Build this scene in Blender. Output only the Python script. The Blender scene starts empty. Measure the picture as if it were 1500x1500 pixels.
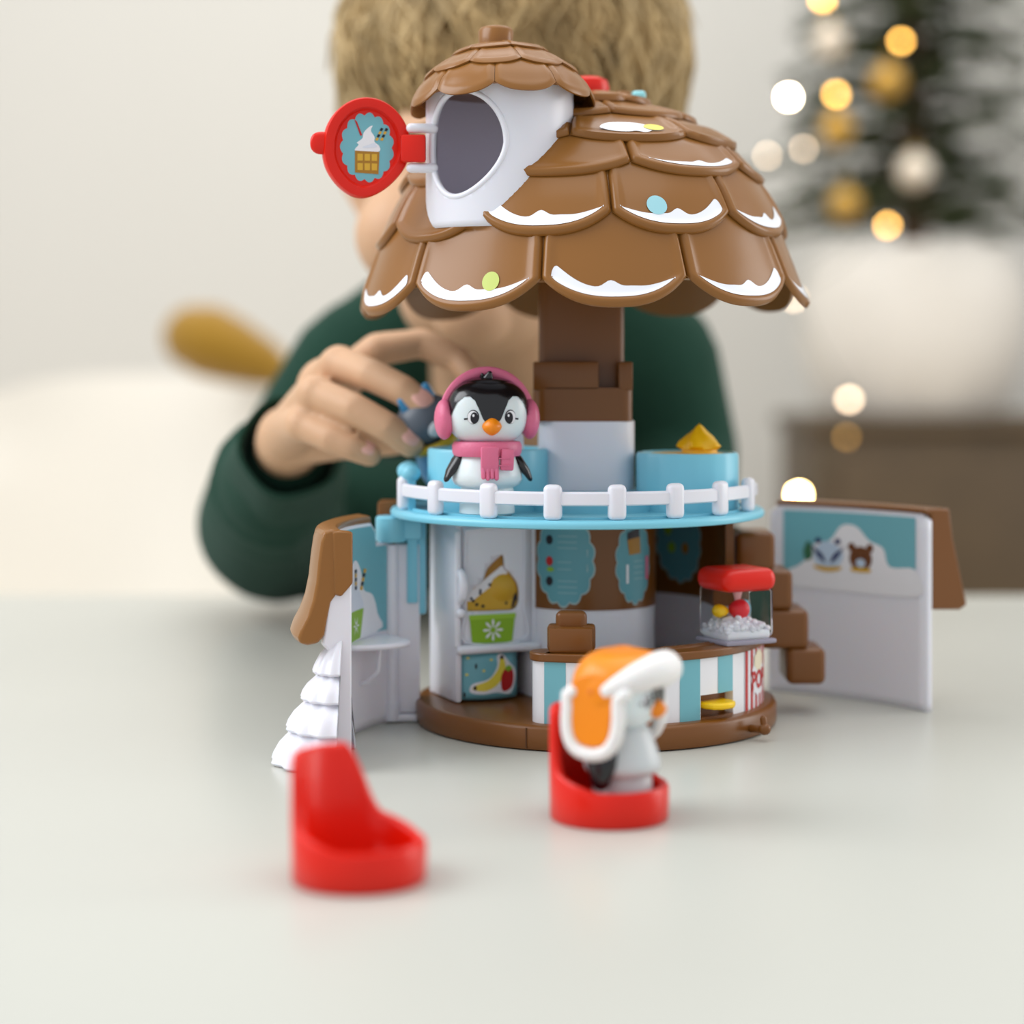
import bpy, bmesh, math, random
import numpy as np
from mathutils import Vector, Matrix
from mathutils.geometry import delaunay_2d_cdt
random.seed(7)
R = math.radians
PI = math.pi
TZ = 62.0            # table top above the floor, cm
SC = bpy.context.scene
COL = SC.collection

# ---------------------------------------------------------------- camera, world, lights, exposure
CAMX, CAMY, CAMZ = -3.6, -85.5, 15.4      # cm, z above the table top
FPX = 2900.0
cd = bpy.data.cameras.new('camera')
cam = bpy.data.objects.new('camera', cd); COL.objects.link(cam)
cam.location = (CAMX*.01, CAMY*.01, (CAMZ+TZ)*.01)
cam.rotation_euler = (R(90), 0, 0)
cd.sensor_width = 36; cd.sensor_fit = 'HORIZONTAL'
cd.lens = FPX/1500*36
cd.shift_y = -220/1500
cd.clip_start = .02; cd.clip_end = 60
cd.dof.use_dof = True
cd.dof.focus_distance = .775
cd.dof.aperture_fstop = 4.0
SC.camera = cam

w = bpy.data.worlds.new('world'); SC.world = w; w.use_nodes = True
w.node_tree.nodes['Background'].inputs[0].default_value = (.93, .96, 1.0, 1)
w.node_tree.nodes['Background'].inputs[1].default_value = .6

def area(name, loc, tgt, sx, sy, power, col=(1, 1, 1)):
    l = bpy.data.lights.new(name, 'AREA'); l.shape = 'RECTANGLE'; l.size = sx; l.size_y = sy
    l.energy = power; l.color = col
    o = bpy.data.objects.new(name, l); COL.objects.link(o)
    o.location = Vector(loc)*.01 + Vector((0, 0, TZ*.01))
    d = Vector(tgt) - Vector(loc)
    o.rotation_euler = d.to_track_quat('-Z', 'Y').to_euler()
    return o
area('window_light', (-170, -20, 135), (0, 0, 8), 1.5, 1.3, 26, (.95, .97, 1))
area('ceiling_light', (20, 0, 190), (0, 0, 0), 2.2, 1.8, 15, (1, .985, .96))
area('added_wall_fill', (20, 120, 195), (10, 262, 20), 3.0, 1.0, 17, (1, .985, .96))  # added fill to brighten the back wall, stands for no known lamp
area('side_window_light', (190, 40, 60), (0, 0, 12), .9, 1.1, 9, (1, .97, .93))

SC.view_settings.view_transform = 'Standard'
SC.view_settings.look = 'None'
SC.view_settings.gamma = 1
SC.view_settings.use_curve_mapping = False
SC.view_settings.exposure = 0.36

# ---------------------------------------------------------------- materials
def lin(c):
    return tuple(((v/255)/12.92 if v/255 <= .04045 else ((v/255+.055)/1.055)**2.4) for v in c)

MATS = {}
def mat(name, rgb, rough=.35, spec=.5, coat=0, sss=0, bump=0, bscale=300, var=0, vscale=60, emit=0, trans=0, metal=0, ior=1.45, alpha=1, sheen=0):
    if name in MATS: return MATS[name]
    m = bpy.data.materials.new(name); m.use_nodes = True
    nt = m.node_tree; b = nt.nodes['Principled BSDF']
    c = lin(rgb)
    b.inputs['Base Color'].default_value = (*c, 1)
    b.inputs['Roughness'].default_value = rough
    b.inputs['Specular IOR Level'].default_value = spec
    b.inputs['Coat Weight'].default_value = coat
    b.inputs['Coat Roughness'].default_value = .12
    b.inputs['Metallic'].default_value = metal
    b.inputs['IOR'].default_value = ior
    b.inputs['Transmission Weight'].default_value = trans
    b.inputs['Alpha'].default_value = alpha
    if sheen: b.inputs['Sheen Weight'].default_value = sheen
    if sss:
        b.inputs['Subsurface Weight'].default_value = sss
        b.inputs['Subsurface Radius'].default_value = (1, .45, .25)
        b.inputs['Subsurface Scale'].default_value = .004
    if emit:
        b.inputs['Emission Color'].default_value = (*c, 1)
        b.inputs['Emission Strength'].default_value = emit
    tc = nt.nodes.new('ShaderNodeTexCoord')
    if var:
        n = nt.nodes.new('ShaderNodeTexNoise'); n.inputs['Scale'].default_value = vscale; n.inputs['Detail'].default_value = 4
        r = nt.nodes.new('ShaderNodeMapRange'); r.inputs['To Min'].default_value = 1-var; r.inputs['To Max'].default_value = 1+var
        mx = nt.nodes.new('ShaderNodeMix'); mx.data_type = 'RGBA'; mx.blend_type = 'MULTIPLY'; mx.inputs[0].default_value = 1
        mx.inputs[6].default_value = (*c, 1)
        nt.links.new(tc.outputs['Object'], n.inputs['Vector']); nt.links.new(n.outputs[0], r.inputs['Value'])
        nt.links.new(r.outputs[0], mx.inputs[7]); nt.links.new(mx.outputs[2], b.inputs['Base Color'])
    if bump:
        n = nt.nodes.new('ShaderNodeTexNoise'); n.inputs['Scale'].default_value = bscale; n.inputs['Detail'].default_value = 5
        bp = nt.nodes.new('ShaderNodeBump'); bp.inputs['Strength'].default_value = bump; bp.inputs['Distance'].default_value = .001
        nt.links.new(tc.outputs['Object'], n.inputs['Vector']); nt.links.new(n.outputs[0], bp.inputs['Height'])
        nt.links.new(bp.outputs[0], b.inputs['Normal'])
    MATS[name] = m
    return m

BROWN = mat('brown_plastic', (142, 94, 41), .3, .4, coat=.1, bump=.02, bscale=500)
BROWN2 = mat('brown_plastic_plain', (118, 71, 24), .32, bump=.02, bscale=500)
WHITE = mat('white_plastic', (232, 232, 240), .3, sss=.12, bump=.015, bscale=500)
BLUE = mat('blue_plastic', (128, 205, 226), .32, bump=.015, bscale=500)
RED = mat('red_plastic', (222, 26, 3), .32, .4, coat=.05, bump=.015, bscale=500)
ICING = mat('icing_print', (242, 244, 250), .25)
PGREEN = mat('pale_green_print', (196, 210, 110), .3)
PBLUE = mat('pale_blue_print', (160, 214, 224), .3)
PYEL = mat('yellow_print', (238, 220, 80), .3)
TEAL = mat('teal_print', (116, 182, 194), .35)
TEAL2 = mat('teal_print_dim', (96, 160, 172), .4)
STICKW = mat('white_print', (238, 238, 242), .35)
DARKP = mat('dark_print', (22, 20, 30), .4)
REDP = mat('red_print', (190, 30, 30), .4)
GREENP = mat('green_print', (140, 185, 40), .4)
GOLDP = mat('golden_print', (214, 168, 50), .4)
GOLDD = mat('golden_print_dark', (168, 118, 30), .4)
YELL = mat('yellow_plastic', (250, 205, 20), .3, sss=.1)
ORANGE = mat('orange_plastic', (244, 140, 14), .32, sss=.1)
BLACK = mat('black_plastic', (14, 14, 18), .22, coat=.3)
PINK = mat('pink_plastic', (222, 112, 146), .4, sss=.1, bump=.2, bscale=900)
PENG = mat('pale_penguin_plastic', (226, 236, 238), .28, sss=.15)
SKIN = mat('skin', (206, 165, 130), .5, .4, sss=.12, bump=.08, bscale=350, var=.06, vscale=25)
NAIL = mat('nail', (232, 178, 164), .3, .5)
KNIT = mat('green_knit', (34, 64, 52), .95, .1, bump=.8, bscale=420, var=.14, vscale=40, sheen=.05)
JEAN = mat('denim', (50, 60, 88), .85, .2, bump=.4, bscale=600)
SHOE = mat('shoe_leather', (70, 60, 55), .6)
HAIR = mat('blond_hair', (176, 150, 104), .5, .4, var=.6, vscale=45)
HAIRD = mat('hair_underlayer', (104, 82, 50), .7, .3, bump=1, bscale=120, var=.3, vscale=70)
CLEAR = mat('clear_plastic', (250, 250, 252), .02, .5, trans=1, ior=1.08)
GREYP = mat('grey_clear_plastic', (150, 145, 160), .2)

# ---------------------------------------------------------------- mesh helpers (all in cm, local)
class MB:
    def __init__(s): s.v = []; s.f = []
    def add(s, vs, fs, M=None):
        n = len(s.v)
        if M is not None: vs = [tuple(M @ Vector(p)) for p in vs]
        s.v += [tuple(p) for p in vs]; s.f += [tuple(i+n for i in f) for f in fs]
        return s
    def bm(s, b, M=None):
        b.verts.ensure_lookup_table()
        for i, v in enumerate(b.verts): v.index = i
        s.add([tuple(v.co) for v in b.verts], [[v.index for v in f.verts] for f in b.faces], M); b.free(); return s
    def box(s, c, d, bev=.05, M=None, seg=2):
        b = bmesh.new(); bmesh.ops.create_cube(b, size=1)
        for v in b.verts: v.co = Vector((v.co.x*d[0]+c[0], v.co.y*d[1]+c[1], v.co.z*d[2]+c[2]))
        if bev: bmesh.ops.bevel(b, geom=b.edges[:], offset=min(bev, min(d)*.49), segments=seg, profile=.5, affect='EDGES')
        return s.bm(b, M)
    def ell(s, c, r, M=None, u=24, v=16, e=1.0):
        vs = []; fs = []
        for j in range(v+1):
            t = -PI/2 + PI*j/v
            for i in range(u):
                p = 2*PI*i/u
                x, y, z = math.cos(t)*math.cos(p), math.cos(t)*math.sin(p), math.sin(t)
                if e != 1:
                    sg = lambda q: math.copysign(abs(q)**e, q)
                    ct = sg(math.cos(t)); x, y, z = ct*sg(math.cos(p)), ct*sg(math.sin(p)), sg(z)
                vs.append((c[0]+r[0]*x, c[1]+r[1]*y, c[2]+r[2]*z))
        for j in range(v):
            for i in range(u):
                a = j*u+i; b = j*u+(i+1) % u
                fs.append((a, b, b+u, a+u))
        return s.add(vs, fs, M)
    def lathe(s, prof, c=(0, 0), seg=48, a0=0, a1=2*PI, M=None, cap=True, rad=None):
        """prof [(r,z)] bottom to top; azimuth 0 = -Y, positive toward +X"""
        full = abs(a1-a0-2*PI) < 1e-6
        n = seg if full else seg+1
        vs = []; fs = []
        for (r, z) in prof:
            for i in range(n):
                a = a0+(a1-a0)*i/seg
                k = rad(a, z) if rad else 1
                vs.append((c[0]+r*k*math.sin(a), c[1]-r*k*math.cos(a), z))
        m = len(prof)
        for j in range(m-1):
            for i in range(seg):
                a = j*n+i; b = j*n+(i+1) % n
                fs.append((a, b, b+n, a+n))
        if cap:
            if prof[0][0] > 1e-4 and full: fs.append(tuple(reversed(range(n))))
            if prof[-1][0] > 1e-4 and full: fs.append(tuple(range((m-1)*n, m*n)))
            if not full:
                fs.append(tuple(j*n for j in range(m))); fs.append(tuple(reversed([j*n+n-1 for j in range(m)])))
        return s.add(vs, fs, M)
    def tube(s, pts, rad, seg=12, M=None, closed=False, caps=True, flat=1.0):
        pts = [Vector(p) for p in pts]
        if not hasattr(rad, '__len__'): rad = [rad]*len(pts)
        rad = list(rad)
        n = len(pts)
        T = []
        for i in range(n):
            a = pts[(i-1) % n] if (closed or i > 0) else pts[0]
            b = pts[(i+1) % n] if (closed or i < n-1) else pts[-1]
            T.append((b-a).normalized())
        up = Vector((0, 0, 1)) if abs(T[0].z) < .9 else Vector((1, 0, 0))
        N = (up - T[0]*up.dot(T[0])).normalized()
        rings = []
        def ring(p, t, r, nn):
            bb = t.cross(nn)
            return [p + (nn*math.cos(2*PI*k/seg)*flat + bb*math.sin(2*PI*k/seg))*r for k in range(seg)]
        for i in range(n):
            N = (N - T[i]*N.dot(T[i])).normalized()
            if i == 0 and caps and not closed:
                for q in (80, 55, 28): rings.append(ring(pts[0]-T[0]*rad[0]*math.sin(R(q)), T[0], rad[0]*math.cos(R(q)), N))
            rings.append(ring(pts[i], T[i], rad[i], N))
            if i == n-1 and caps and not closed:
                for q in (28, 55, 80): rings.append(ring(pts[-1]+T[-1]*rad[-1]*math.sin(R(q)), T[-1], rad[-1]*math.cos(R(q)), N))
        vs = [tuple(p) for r in rings for p in r]; fs = []
        m = len(rings)
        for j in range(m if closed else m-1):
            for k in range(seg):
                a = j*seg+k; b = j*seg+(k+1) % seg; c2 = ((j+1) % m)*seg+(k+1) % seg; d = ((j+1) % m)*seg+k
                fs.append((a, b, c2, d))
        if not closed:
            fs.append(tuple(reversed(range(seg)))); fs.append(tuple(range((m-1)*seg, m*seg)))
        return s.add(vs, fs, M)
    def prism(s, out, h0, h1, axis='z', M=None):
        """polygon [(a,b)] extruded; axis z: (a,b)=(x,y); axis y: (a,b)=(x,z)"""
        n = len(out)
        P = (lambda a, b, h: (a, b, h)) if axis == 'z' else (lambda a, b, h: (a, h, b))
        vs = [P(a, b, h0) for a, b in out] + [P(a, b, h1) for a, b in out]
        fs = [tuple(reversed(range(n))), tuple(range(n, 2*n))] + [(i, (i+1) % n, (i+1) % n+n, i+n) for i in range(n)]
        return s.add(vs, fs, M)
    def arcwall(s, r0, r1, z0, z1, a0, a1, seg=32, c=(0, 0), M=None):
        prof = [(r0, z0), (r1, z0), (r1, z1), (r0, z1), (r0, z0)]
        return s.lathe(prof, c, seg, a0, a1, M)
    def build(s, name, m, parent=None, sharp=38, bevel=0, smooth=True):
        me = bpy.data.meshes.new(name)
        me.from_pydata([(a*.01, b*.01, c*.01) for a, b, c in s.v], [], s.f)
        b = bmesh.new(); b.from_mesh(me)
        bmesh.ops.remove_doubles(b, verts=b.verts, dist=1e-6)
        bmesh.ops.recalc_face_normals(b, faces=b.faces)
        b.to_mesh(me); b.free()
        if smooth:
            me.polygons.foreach_set('use_smooth', [True]*len(me.polygons))
            me.set_sharp_from_angle(angle=R(sharp))
        me.materials.append(m)
        o = bpy.data.objects.new(name, me); COL.objects.link(o)
        if parent is not None: o.parent = parent
        if bevel:
            bv = o.modifiers.new('bevel', 'BEVEL'); bv.width = bevel*.01; bv.segments = 2; bv.limit_method = 'ANGLE'; bv.angle_limit = R(40)
            bv.harden_normals = False
        return o

def thing(name, label, cat, loc=(0, 0, 0), rz=0, group=None):
    o = bpy.data.objects.new(name, None); COL.objects.link(o)
    o.empty_display_size = .01
    o.location = (loc[0]*.01, loc[1]*.01, (loc[2]+TZ)*.01); o.rotation_euler = (0, 0, rz)
    o['label'] = label; o['category'] = cat
    if group: o['group'] = group
    return o

def tag(o, label, cat=None, group=None, loc=None):
    o['label'] = label
    if cat: o['category'] = cat
    if group: o['group'] = group
    if loc is not None: o.location = (loc[0]*.01, loc[1]*.01, (loc[2]+TZ)*.01)
    return o

def struct(o):
    o['kind'] = 'structure'; o.location = (0, 0, TZ*.01); return o

def surf(name, outline, fn, m, parent, grid=.25, holes=(), solid=0, smooth=True):
    """fill a 2-D outline (cm), map it with fn(u,v)->(x,y,z); optional holes and thickness"""
    loops = [outline] + list(holes)
    pts = []; edges = []
    for L in loops:
        n0 = len(pts)
        L2 = []
        for i in range(len(L)):
            a = Vector(L[i]); b = Vector(L[(i+1) % len(L)])
            k = max(1, int((b-a).length/grid))
            for q in range(k): L2.append(a.lerp(b, q/k))
        pts += L2; edges += [(n0+i, n0+(i+1) % len(L2)) for i in range(len(L2))]
    xs = [p[0] for p in outline]; ys = [p[1] for p in outline]
    def inside(p, L):
        c = False; x, y = p
        for i in range(len(L)):
            x1, y1 = L[i]; x2, y2 = L[i-1]
            if (y1 > y) != (y2 > y) and x < (x2-x1)*(y-y1)/(y2-y1)+x1: c = not c
        return c
    nx = int((max(xs)-min(xs))/grid); ny = int((max(ys)-min(ys))/grid)
    for i in range(1, nx):
        for j in range(1, ny):
            p = (min(xs)+i*grid, min(ys)+j*grid)
            if inside(p, outline) and not any(inside(p, h) for h in holes): pts.append(Vector(p))
    v, e, f, *_ = delaunay_2d_cdt([Vector(p) for p in pts], edges, [], 1, 1e-5)
    fs = []
    for t in f:
        c = ((v[t[0]][0]+v[t[1]][0]+v[t[2]][0])/3, (v[t[0]][1]+v[t[1]][1]+v[t[2]][1])/3)
        if inside(c, outline) and not any(inside(c, h) for h in holes): fs.append(tuple(t))
    me = bpy.data.meshes.new(name)
    me.from_pydata([tuple(q*.01 for q in fn(p[0], p[1])) for p in v], [], fs)
    me.materials.append(m)
    if smooth: me.polygons.foreach_set('use_smooth', [True]*len(me.polygons))
    o = bpy.data.objects.new(name, me); COL.objects.link(o)
    if parent is not None: o.parent = parent
    if solid:
        s = o.modifiers.new('thick', 'SOLIDIFY'); s.thickness = solid*.01; s.offset = 0
    return o

def oval(cx, cy, rx, ry, n=36, rot=0):
    return [(cx+rx*math.cos(t)*math.cos(rot)-ry*math.sin(t)*math.sin(rot), cy+rx*math.cos(t)*math.sin(rot)+ry*math.sin(t)*math.cos(rot)) for t in [2*PI*i/n for i in range(n)]]
def scallop(cx, cy, rx, ry, k=14, amp=.09, n=None, ph=0):
    n = n or k*8
    out = []
    for i in range(n):
        t = 2*PI*i/n
        q = 1+amp*(abs(math.sin(k*t/2+ph))-.6)
        out.append((cx+rx*q*math.cos(t), cy+ry*q*math.sin(t)))
    return out
def smoothpoly(P, n=6):
    out = []; L = len(P)
    for i in range(L):
        p0, p1, p2, p3 = [Vector(P[(i+k-1) % L]) for k in range(4)]
        for q in range(n):
            t = q/n
            v = .5*((2*p1)+(-p0+p2)*t+(2*p0-5*p1+4*p2-p3)*t*t+(-p0+3*p1-3*p2+p3)*t**3)
            out.append((v[0], v[1]))
    return out
def cyl(r, c=(0, 0)):
    return lambda u, v: (c[0]+r*math.sin(u/r), c[1]-r*math.cos(u/r), v)

# ================================================================= SETTING
b = MB(); b.box((0, 130, -TZ-2), (900, 700, 4), 0)
fl = struct(b.build('floor', mat('floor_boards', (196, 182, 160), .5, var=.08, vscale=6)))
b = MB(); b.box((0, 262, 70), (900, 8, 300), 0)
struct(b.build('wall_back', mat('wall_paint', (216, 213, 205), .85, bump=.1, bscale=60, var=.015, vscale=2)))
b = MB(); b.box((0, 257, -TZ+5), (900, 2, 10), .3)
struct(b.build('baseboard_back', mat('baseboard_paint', (236, 234, 228), .5)))

TABLE = mat('table_laminate', (191, 191, 182), .32, .5, bump=.02, bscale=200, var=.012, vscale=8)
t = thing('table', 'large off-white table with a smooth matt top under the toy house', 'table', (0, -7, -TZ))
b = MB(); b.box((0, 0, TZ-1.25), (210, 105, 2.5), .4); b.build('table_top', TABLE, t)
for x in (-95, 95):
    for y in (-44, 44):
        b = MB(); b.box((x, y, (TZ-2.6)/2), (6, 6, TZ-2.6), .4); b.build('leg', TABLE, t)

# ================================================================= TOY HOUSE
H = thing('toy_house', 'brown-roofed toy ice cream house with blue balcony and open side wings', 'toy')

# ---- base
b = MB()
b.lathe([(7.5, 0), (7.7, .06), (7.76, .2), (7.76, .85), (7.68, .98), (7.5, 1.02), (0, 1.02)], seg=96)
base = b.build('base', BROWN2, H, sharp=50)
b = MB(); b.box((0, 0, .5), (.05, .06, .82), 0, Matrix.Rotation(R(-23), 4, 'Z') @ Matrix.Translation((0, -7.77, 0))); b.build('seam', mat('seam_shadow', (90, 54, 22), .5), base)
b = MB()
b.tube([(6.15, -4.75, .45), (6.6, -5.15, .45)], .16); b.ell((6.65, -5.2, .5), (.26, .24, .24)); b.tube([(6.65, -5.2, .5), (6.6, -5.15, .92)], .14)
b.build('latch', BROWN2, base)

# ---- core walls
core = (-.3, 1.0)
b = MB(); b.lathe([(2.92, 1), (2.92, 4.9)], core, 64); b.build('lower_core', WHITE, H)
b = MB(); b.lathe([(2.98, 4.9), (2.98, 8.8)], core, 64); co = b.build('upper_core', BROWN2, H)
b = MB(); b.arcwall(5.6, 5.9, 1, 4.9, R(84), R(262), 64); b.build('lower_back_wall', WHITE, H)
b = MB(); b.arcwall(5.6, 5.95, 4.9, 8.8, R(84), R(262), 64); bw = b.build('upper_back_wall', BROWN2, H)
b = MB(); b.box((5.9, 1.6, 4.9), (.35, .4, 7.8), .08); b.build('wall_post', WHITE, H)

# stickers on the core (u = arc length from front)
def oncore(off): return lambda u, v: (core[0]+(2.98+off)*math.sin(u/2.98), core[1]-(2.98+off)*math.cos(u/2.98), v)
def inwall(off): return lambda u, v: ((5.6-off)*math.sin(u/5.6), -(5.6-off)*math.cos(u/5.6), v)
for (cu, cz, rx, rz, fn, kid) in ((-1.15, 7.0, 1.35, 1.95, oncore, 0), (2.1, 6.9, 1.0, 1.8, oncore, 1), (13.1, 7.3, 1.35, 1.85, inwall, 2)):
    surf('menu_sticker_border', scallop(cu, cz, rx, rz, 14, .09), fn(.02), mat('pale_border_print', (170, 190, 188), .4), co if kid < 2 else bw, .3)
    surf('menu_sticker', scallop(cu, cz, rx*.955, rz*.965, 14, .09), fn(.03), TEAL2, co if kid < 2 else bw, .3)
    par = co if kid < 2 else bw
    if kid == 0:
        for z in (8.0, 7.75, 7.5, 6.9, 6.6, 6.1, 5.85, 5.6):
            ln = .85 if z > 7.4 or z < 6.3 else .6
            surf('menu_line', [(cu-.25, z), (cu-.25+ln, z), (cu-.25+ln, z+.05), (cu-.25, z+.05)], fn(.045), mat('menu_text_print', (134, 180, 186), .4), par, .3)
        for z, m_ in ((7.85, DARKP), (6.95, REDP), (6.1, DARKP)):
            surf('menu_picture', oval(cu-.65, z, .17, .2), fn(.045), m_, par, .2)
        surf('menu_picture', oval(cu-.6, 6.6, .18, .1), fn(.045), GREENP, par, .2)
    elif kid == 1:
        surf('menu_picture', [(cu-.35, 7.2), (cu+.3, 7.25), (cu+.25, 8.0), (cu-.45, 7.9)], fn(.045), GOLDD, par, .2)
        surf('menu_picture', [(cu-.45, 7.85), (cu+.25, 7.95), (cu+.2, 8.35), (cu-.45, 8.15)], fn(.05), DARKP, par, .2)
        for z in (6.9, 6.65, 6.4, 6.15):
            surf('menu_line', [(cu-.1, z), (cu+.5, z), (cu+.5, z+.05), (cu-.1, z+.05)], fn(.045), mat('menu_text_print', (134, 180, 186), .4), par, .3)
        surf('menu_picture', [(cu-.5, 6.0), (cu-.38, 6.0), (cu-.38, 6.8), (cu-.5, 6.8)], fn(.045), STICKW, par, .2)
        surf('menu_picture', [(cu+.65, 6.1), (cu+.85, 6.1), (cu+.85, 7.1), (cu+.65, 7.1)], fn(.045), PINK, par, .2)
    else:
        for du, z, m_ in ((.7, 8.3, STICKW), (.7, 7.8, GREENP), (-.1, 8.2, GOLDD), (.5, 7.0, GREENP), (-.3, 7.0, GOLDD)):
            surf('menu_picture', oval(cu+du, z, .2, .25), fn(.045), m_, par, .2)

# ---- fridge cabinet
F0 = Vector((-5.95, -2.3, 0)); F1 = Vector((-2.5, -.85, 0))
fx = (F1-F0).normalized(); fy = Vector((-fx.y, fx.x, 0)); FW = (F1-F0).length
MF = Matrix(((fx.x, fy.x, 0, F0.x), (fx.y, fy.y, 0, F0.y), (0, 0, 1, 0), (0, 0, 0, 1)))   # local: x along front, y into the cabinet
def front(off): return lambda u, v: tuple(MF @ Vector((u, -off, v)))
b = MB()
b.box((.14, 1.6, 4.9), (.28, 3.2, 7.7), .1, MF); b.box((FW-.14, 1.6, 4.9), (.28, 3.2, 7.7), .1, MF)
b.box((FW/2, 3.1, 4.9), (FW, .2, 7.7), .05, MF); b.box((FW/2, 1.6, 8.62), (FW, 3.1, .3), .05, MF)
cab = b.build('freezer_cabinet', WHITE, H)
win = smoothpoly([(.5, 4.92), (.9, 4.86), (2.0, 4.84), (2.7, 4.88), (2.9, 5.3), (2.85, 5.9), (2.5, 6.4), (2.25, 6.65), (2.15, 7.2), (1.75, 6.95), (1.4, 6.6), (1.2, 6.1), (.75, 5.8), (.45, 5.3)], 4)
b = MB()
surf('door_panel', [(.3, 3.35), (FW-.25, 3.35), (FW-.25, 8.5), (.3, 8.5)], lambda u, v: tuple(MF @ Vector((u, .12, v))), WHITE, cab, .3, holes=[win], solid=.18)
b.tube([tuple(MF @ Vector((x, -.02, z))) for x, z in smoothpoly([(.42, 5.0), (.42, 7.9), (.65, 8.3), (2.85, 8.3), (3.1, 7.9), (3.1, 5.0), (3.1, 3.6), (.42, 3.6)], 5)], .06, 8, closed=True)
b.build('door_frame', WHITE, cab)
b = MB(); b.tube([tuple(MF @ Vector((.02, -.1, z))) for z in (3.5, 8.2)], .16, 10); b.build('door_edge', WHITE, cab)
b = MB(); b.tube([tuple(MF @ Vector((.12, y, z))) for y, z in ((-.15, 5.35), (-.5, 5.6), (-.55, 6.1), (-.45, 6.45), (-.15, 6.6))], [.17, .2, .22, .2, .16], 10); b.build('handle', WHITE, cab)
b = MB(); b.ell(tuple(MF @ Vector((.1, -.3, 4.85))), (.2, .2, .2)); b.build('knob', WHITE, cab)
b = MB(); b.tube([tuple(MF @ Vector((.15, -.2, 3.3))), tuple(MF @ Vector((FW-.15, -.2, 3.3)))], .2, 12); b.box((FW/2, .3, 3.3), (FW-.3, .9, .3), .05, MF); b.build('shelf', WHITE, cab)
# ice cream ball behind the window
b = MB(); b.ell(tuple(MF @ Vector((2.1, 1.0, 5.8))), (1.15, .9, 1.0)); b.ell(tuple(MF @ Vector((2.0, 1.0, 6.9))), (.5, .4, .7), u=16, v=12); b.build('ice_cream_scoop', GOLDP, cab)
scf = front(-.2)
surf('scoop_print', [(x, z) for x, z in win], front(-.24), GOLDP, cab, .3)
surf('scoop_print', [(1.0, 5.9), (1.25, 6.2), (1.5, 6.7), (2.15, 7.15), (2.2, 6.8), (1.5, 6.1), (1.1, 5.8)], front(-.235), GOLDD, cab, .3)
surf('scoop_print', [(.5, 5.25), (.6, 5.6), (2.2, 6.75), (2.45, 6.4), (.85, 5.3)], front(-.23), STICKW, cab, .3)
surf('scoop_print', [(2.6, 4.9), (2.7, 4.92), (2.88, 5.3), (2.82, 5.9), (2.55, 6.3), (2.75, 5.6)], front(-.225), DARKP, cab, .3)
random.seed(3)
for k in range(13):
    u, v = random.uniform(.75, 2.6), random.uniform(5.0, 6.3)
    if v > 5.5+(u-.6)*.7: v -= .7
    v = max(v, 5.0)
    surf('chocolate_chip', oval(u, v, .055+.03*random.random(), .07, 10), front(-.22), DARKP, cab, .3)
surf('ice_cream_pot', [(.72, 3.5), (2.55, 3.5), (2.68, 4.68), (.6, 4.68)], front(.03), GREENP, cab, .3)
surf('ice_cream_pot', [(.58, 4.52), (2.7, 4.52), (2.7, 4.72), (.58, 4.72)], front(.04), mat('pot_rim_print', (160, 205, 60), .4), cab, .3)
for k in range(8):
    a = k*PI/4
    c, s_ = math.cos(a), math.sin(a)
    surf('snowflake', [(1.66+c*.12-s_*.03, 4.05+s_*.12+c*.03), (1.66+c*.38-s_*.06, 4.05+s_*.38+c*.06), (1.66+c*.48, 4.05+s_*.48), (1.66+c*.38+s_*.06, 4.05+s_*.38-c*.06), (1.66+c*.12+s_*.03, 4.05+s_*.12-c*.03)], front(.05), STICKW, cab, .3)
# lower drawer, slightly bowed
def bow(off): return lambda u, v: tuple(MF @ Vector((u*.93-.03, -off-.4*(1-((u-1.75)/1.55)**2)+.35, v)))
surf('drawer_front', [(.3, 1.15), (3.1, 1.15), (3.1, 3.1), (.3, 3.1)], bow(0), TEAL, cab, .3, solid=.06)
surf('fruit_sticker', smoothpoly([(.75, 1.45), (1.3, 1.35), (2.0, 1.4), (2.7, 1.3), (3.0, 1.8), (3.0, 2.3), (2.7, 2.6), (2.3, 3.0), (2.0, 2.95), (2.0, 2.5), (1.6, 2.0), (.85, 1.8)], 4), bow(.05), STICKW, cab, .25)
surf('banana_print', smoothpoly([(.9, 1.55), (1.5, 1.5), (2.1, 1.8), (2.45, 2.4), (2.3, 2.9), (2.15, 2.85), (2.05, 2.4), (1.6, 1.95), (.95, 1.72)], 4), bow(.06), PYEL, cab, .25)
surf('strawberry_print', smoothpoly([(2.3, 1.45), (2.75, 1.55), (2.9, 1.95), (2.8, 2.35), (2.45, 2.4), (2.2, 2.0)], 4), bow(.07), REDP, cab, .25)
surf('strawberry_leaf', [(2.4, 2.35), (2.6, 2.25), (2.85, 2.35), (2.7, 2.5), (2.5, 2.5)], bow(.08), GREENP, cab, .25)
surf('banana_tip', oval(.95, 1.63, .07, .1, 12), bow(.08), DARKP, cab, .25); surf('banana_tip', oval(2.23, 2.88, .1, .08, 12), bow(.08), DARKP, cab, .25)
for u, v in ((1.0, 2.55), (3.2, 1.4), (.5, 1.35), (3.15, 2.8)):
    surf('sprinkle_print', oval(u, v, .05, .12, 10), bow(.06), DARKP, cab, .25)
for u, v in ((.6, 2.2), (1.35, 2.35), (.65, 2.9), (1.7, 2.8)):
    surf('sprinkle_print', oval(u, v, .07, .05, 10), bow(.06), PYEL, cab, .25)

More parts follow.
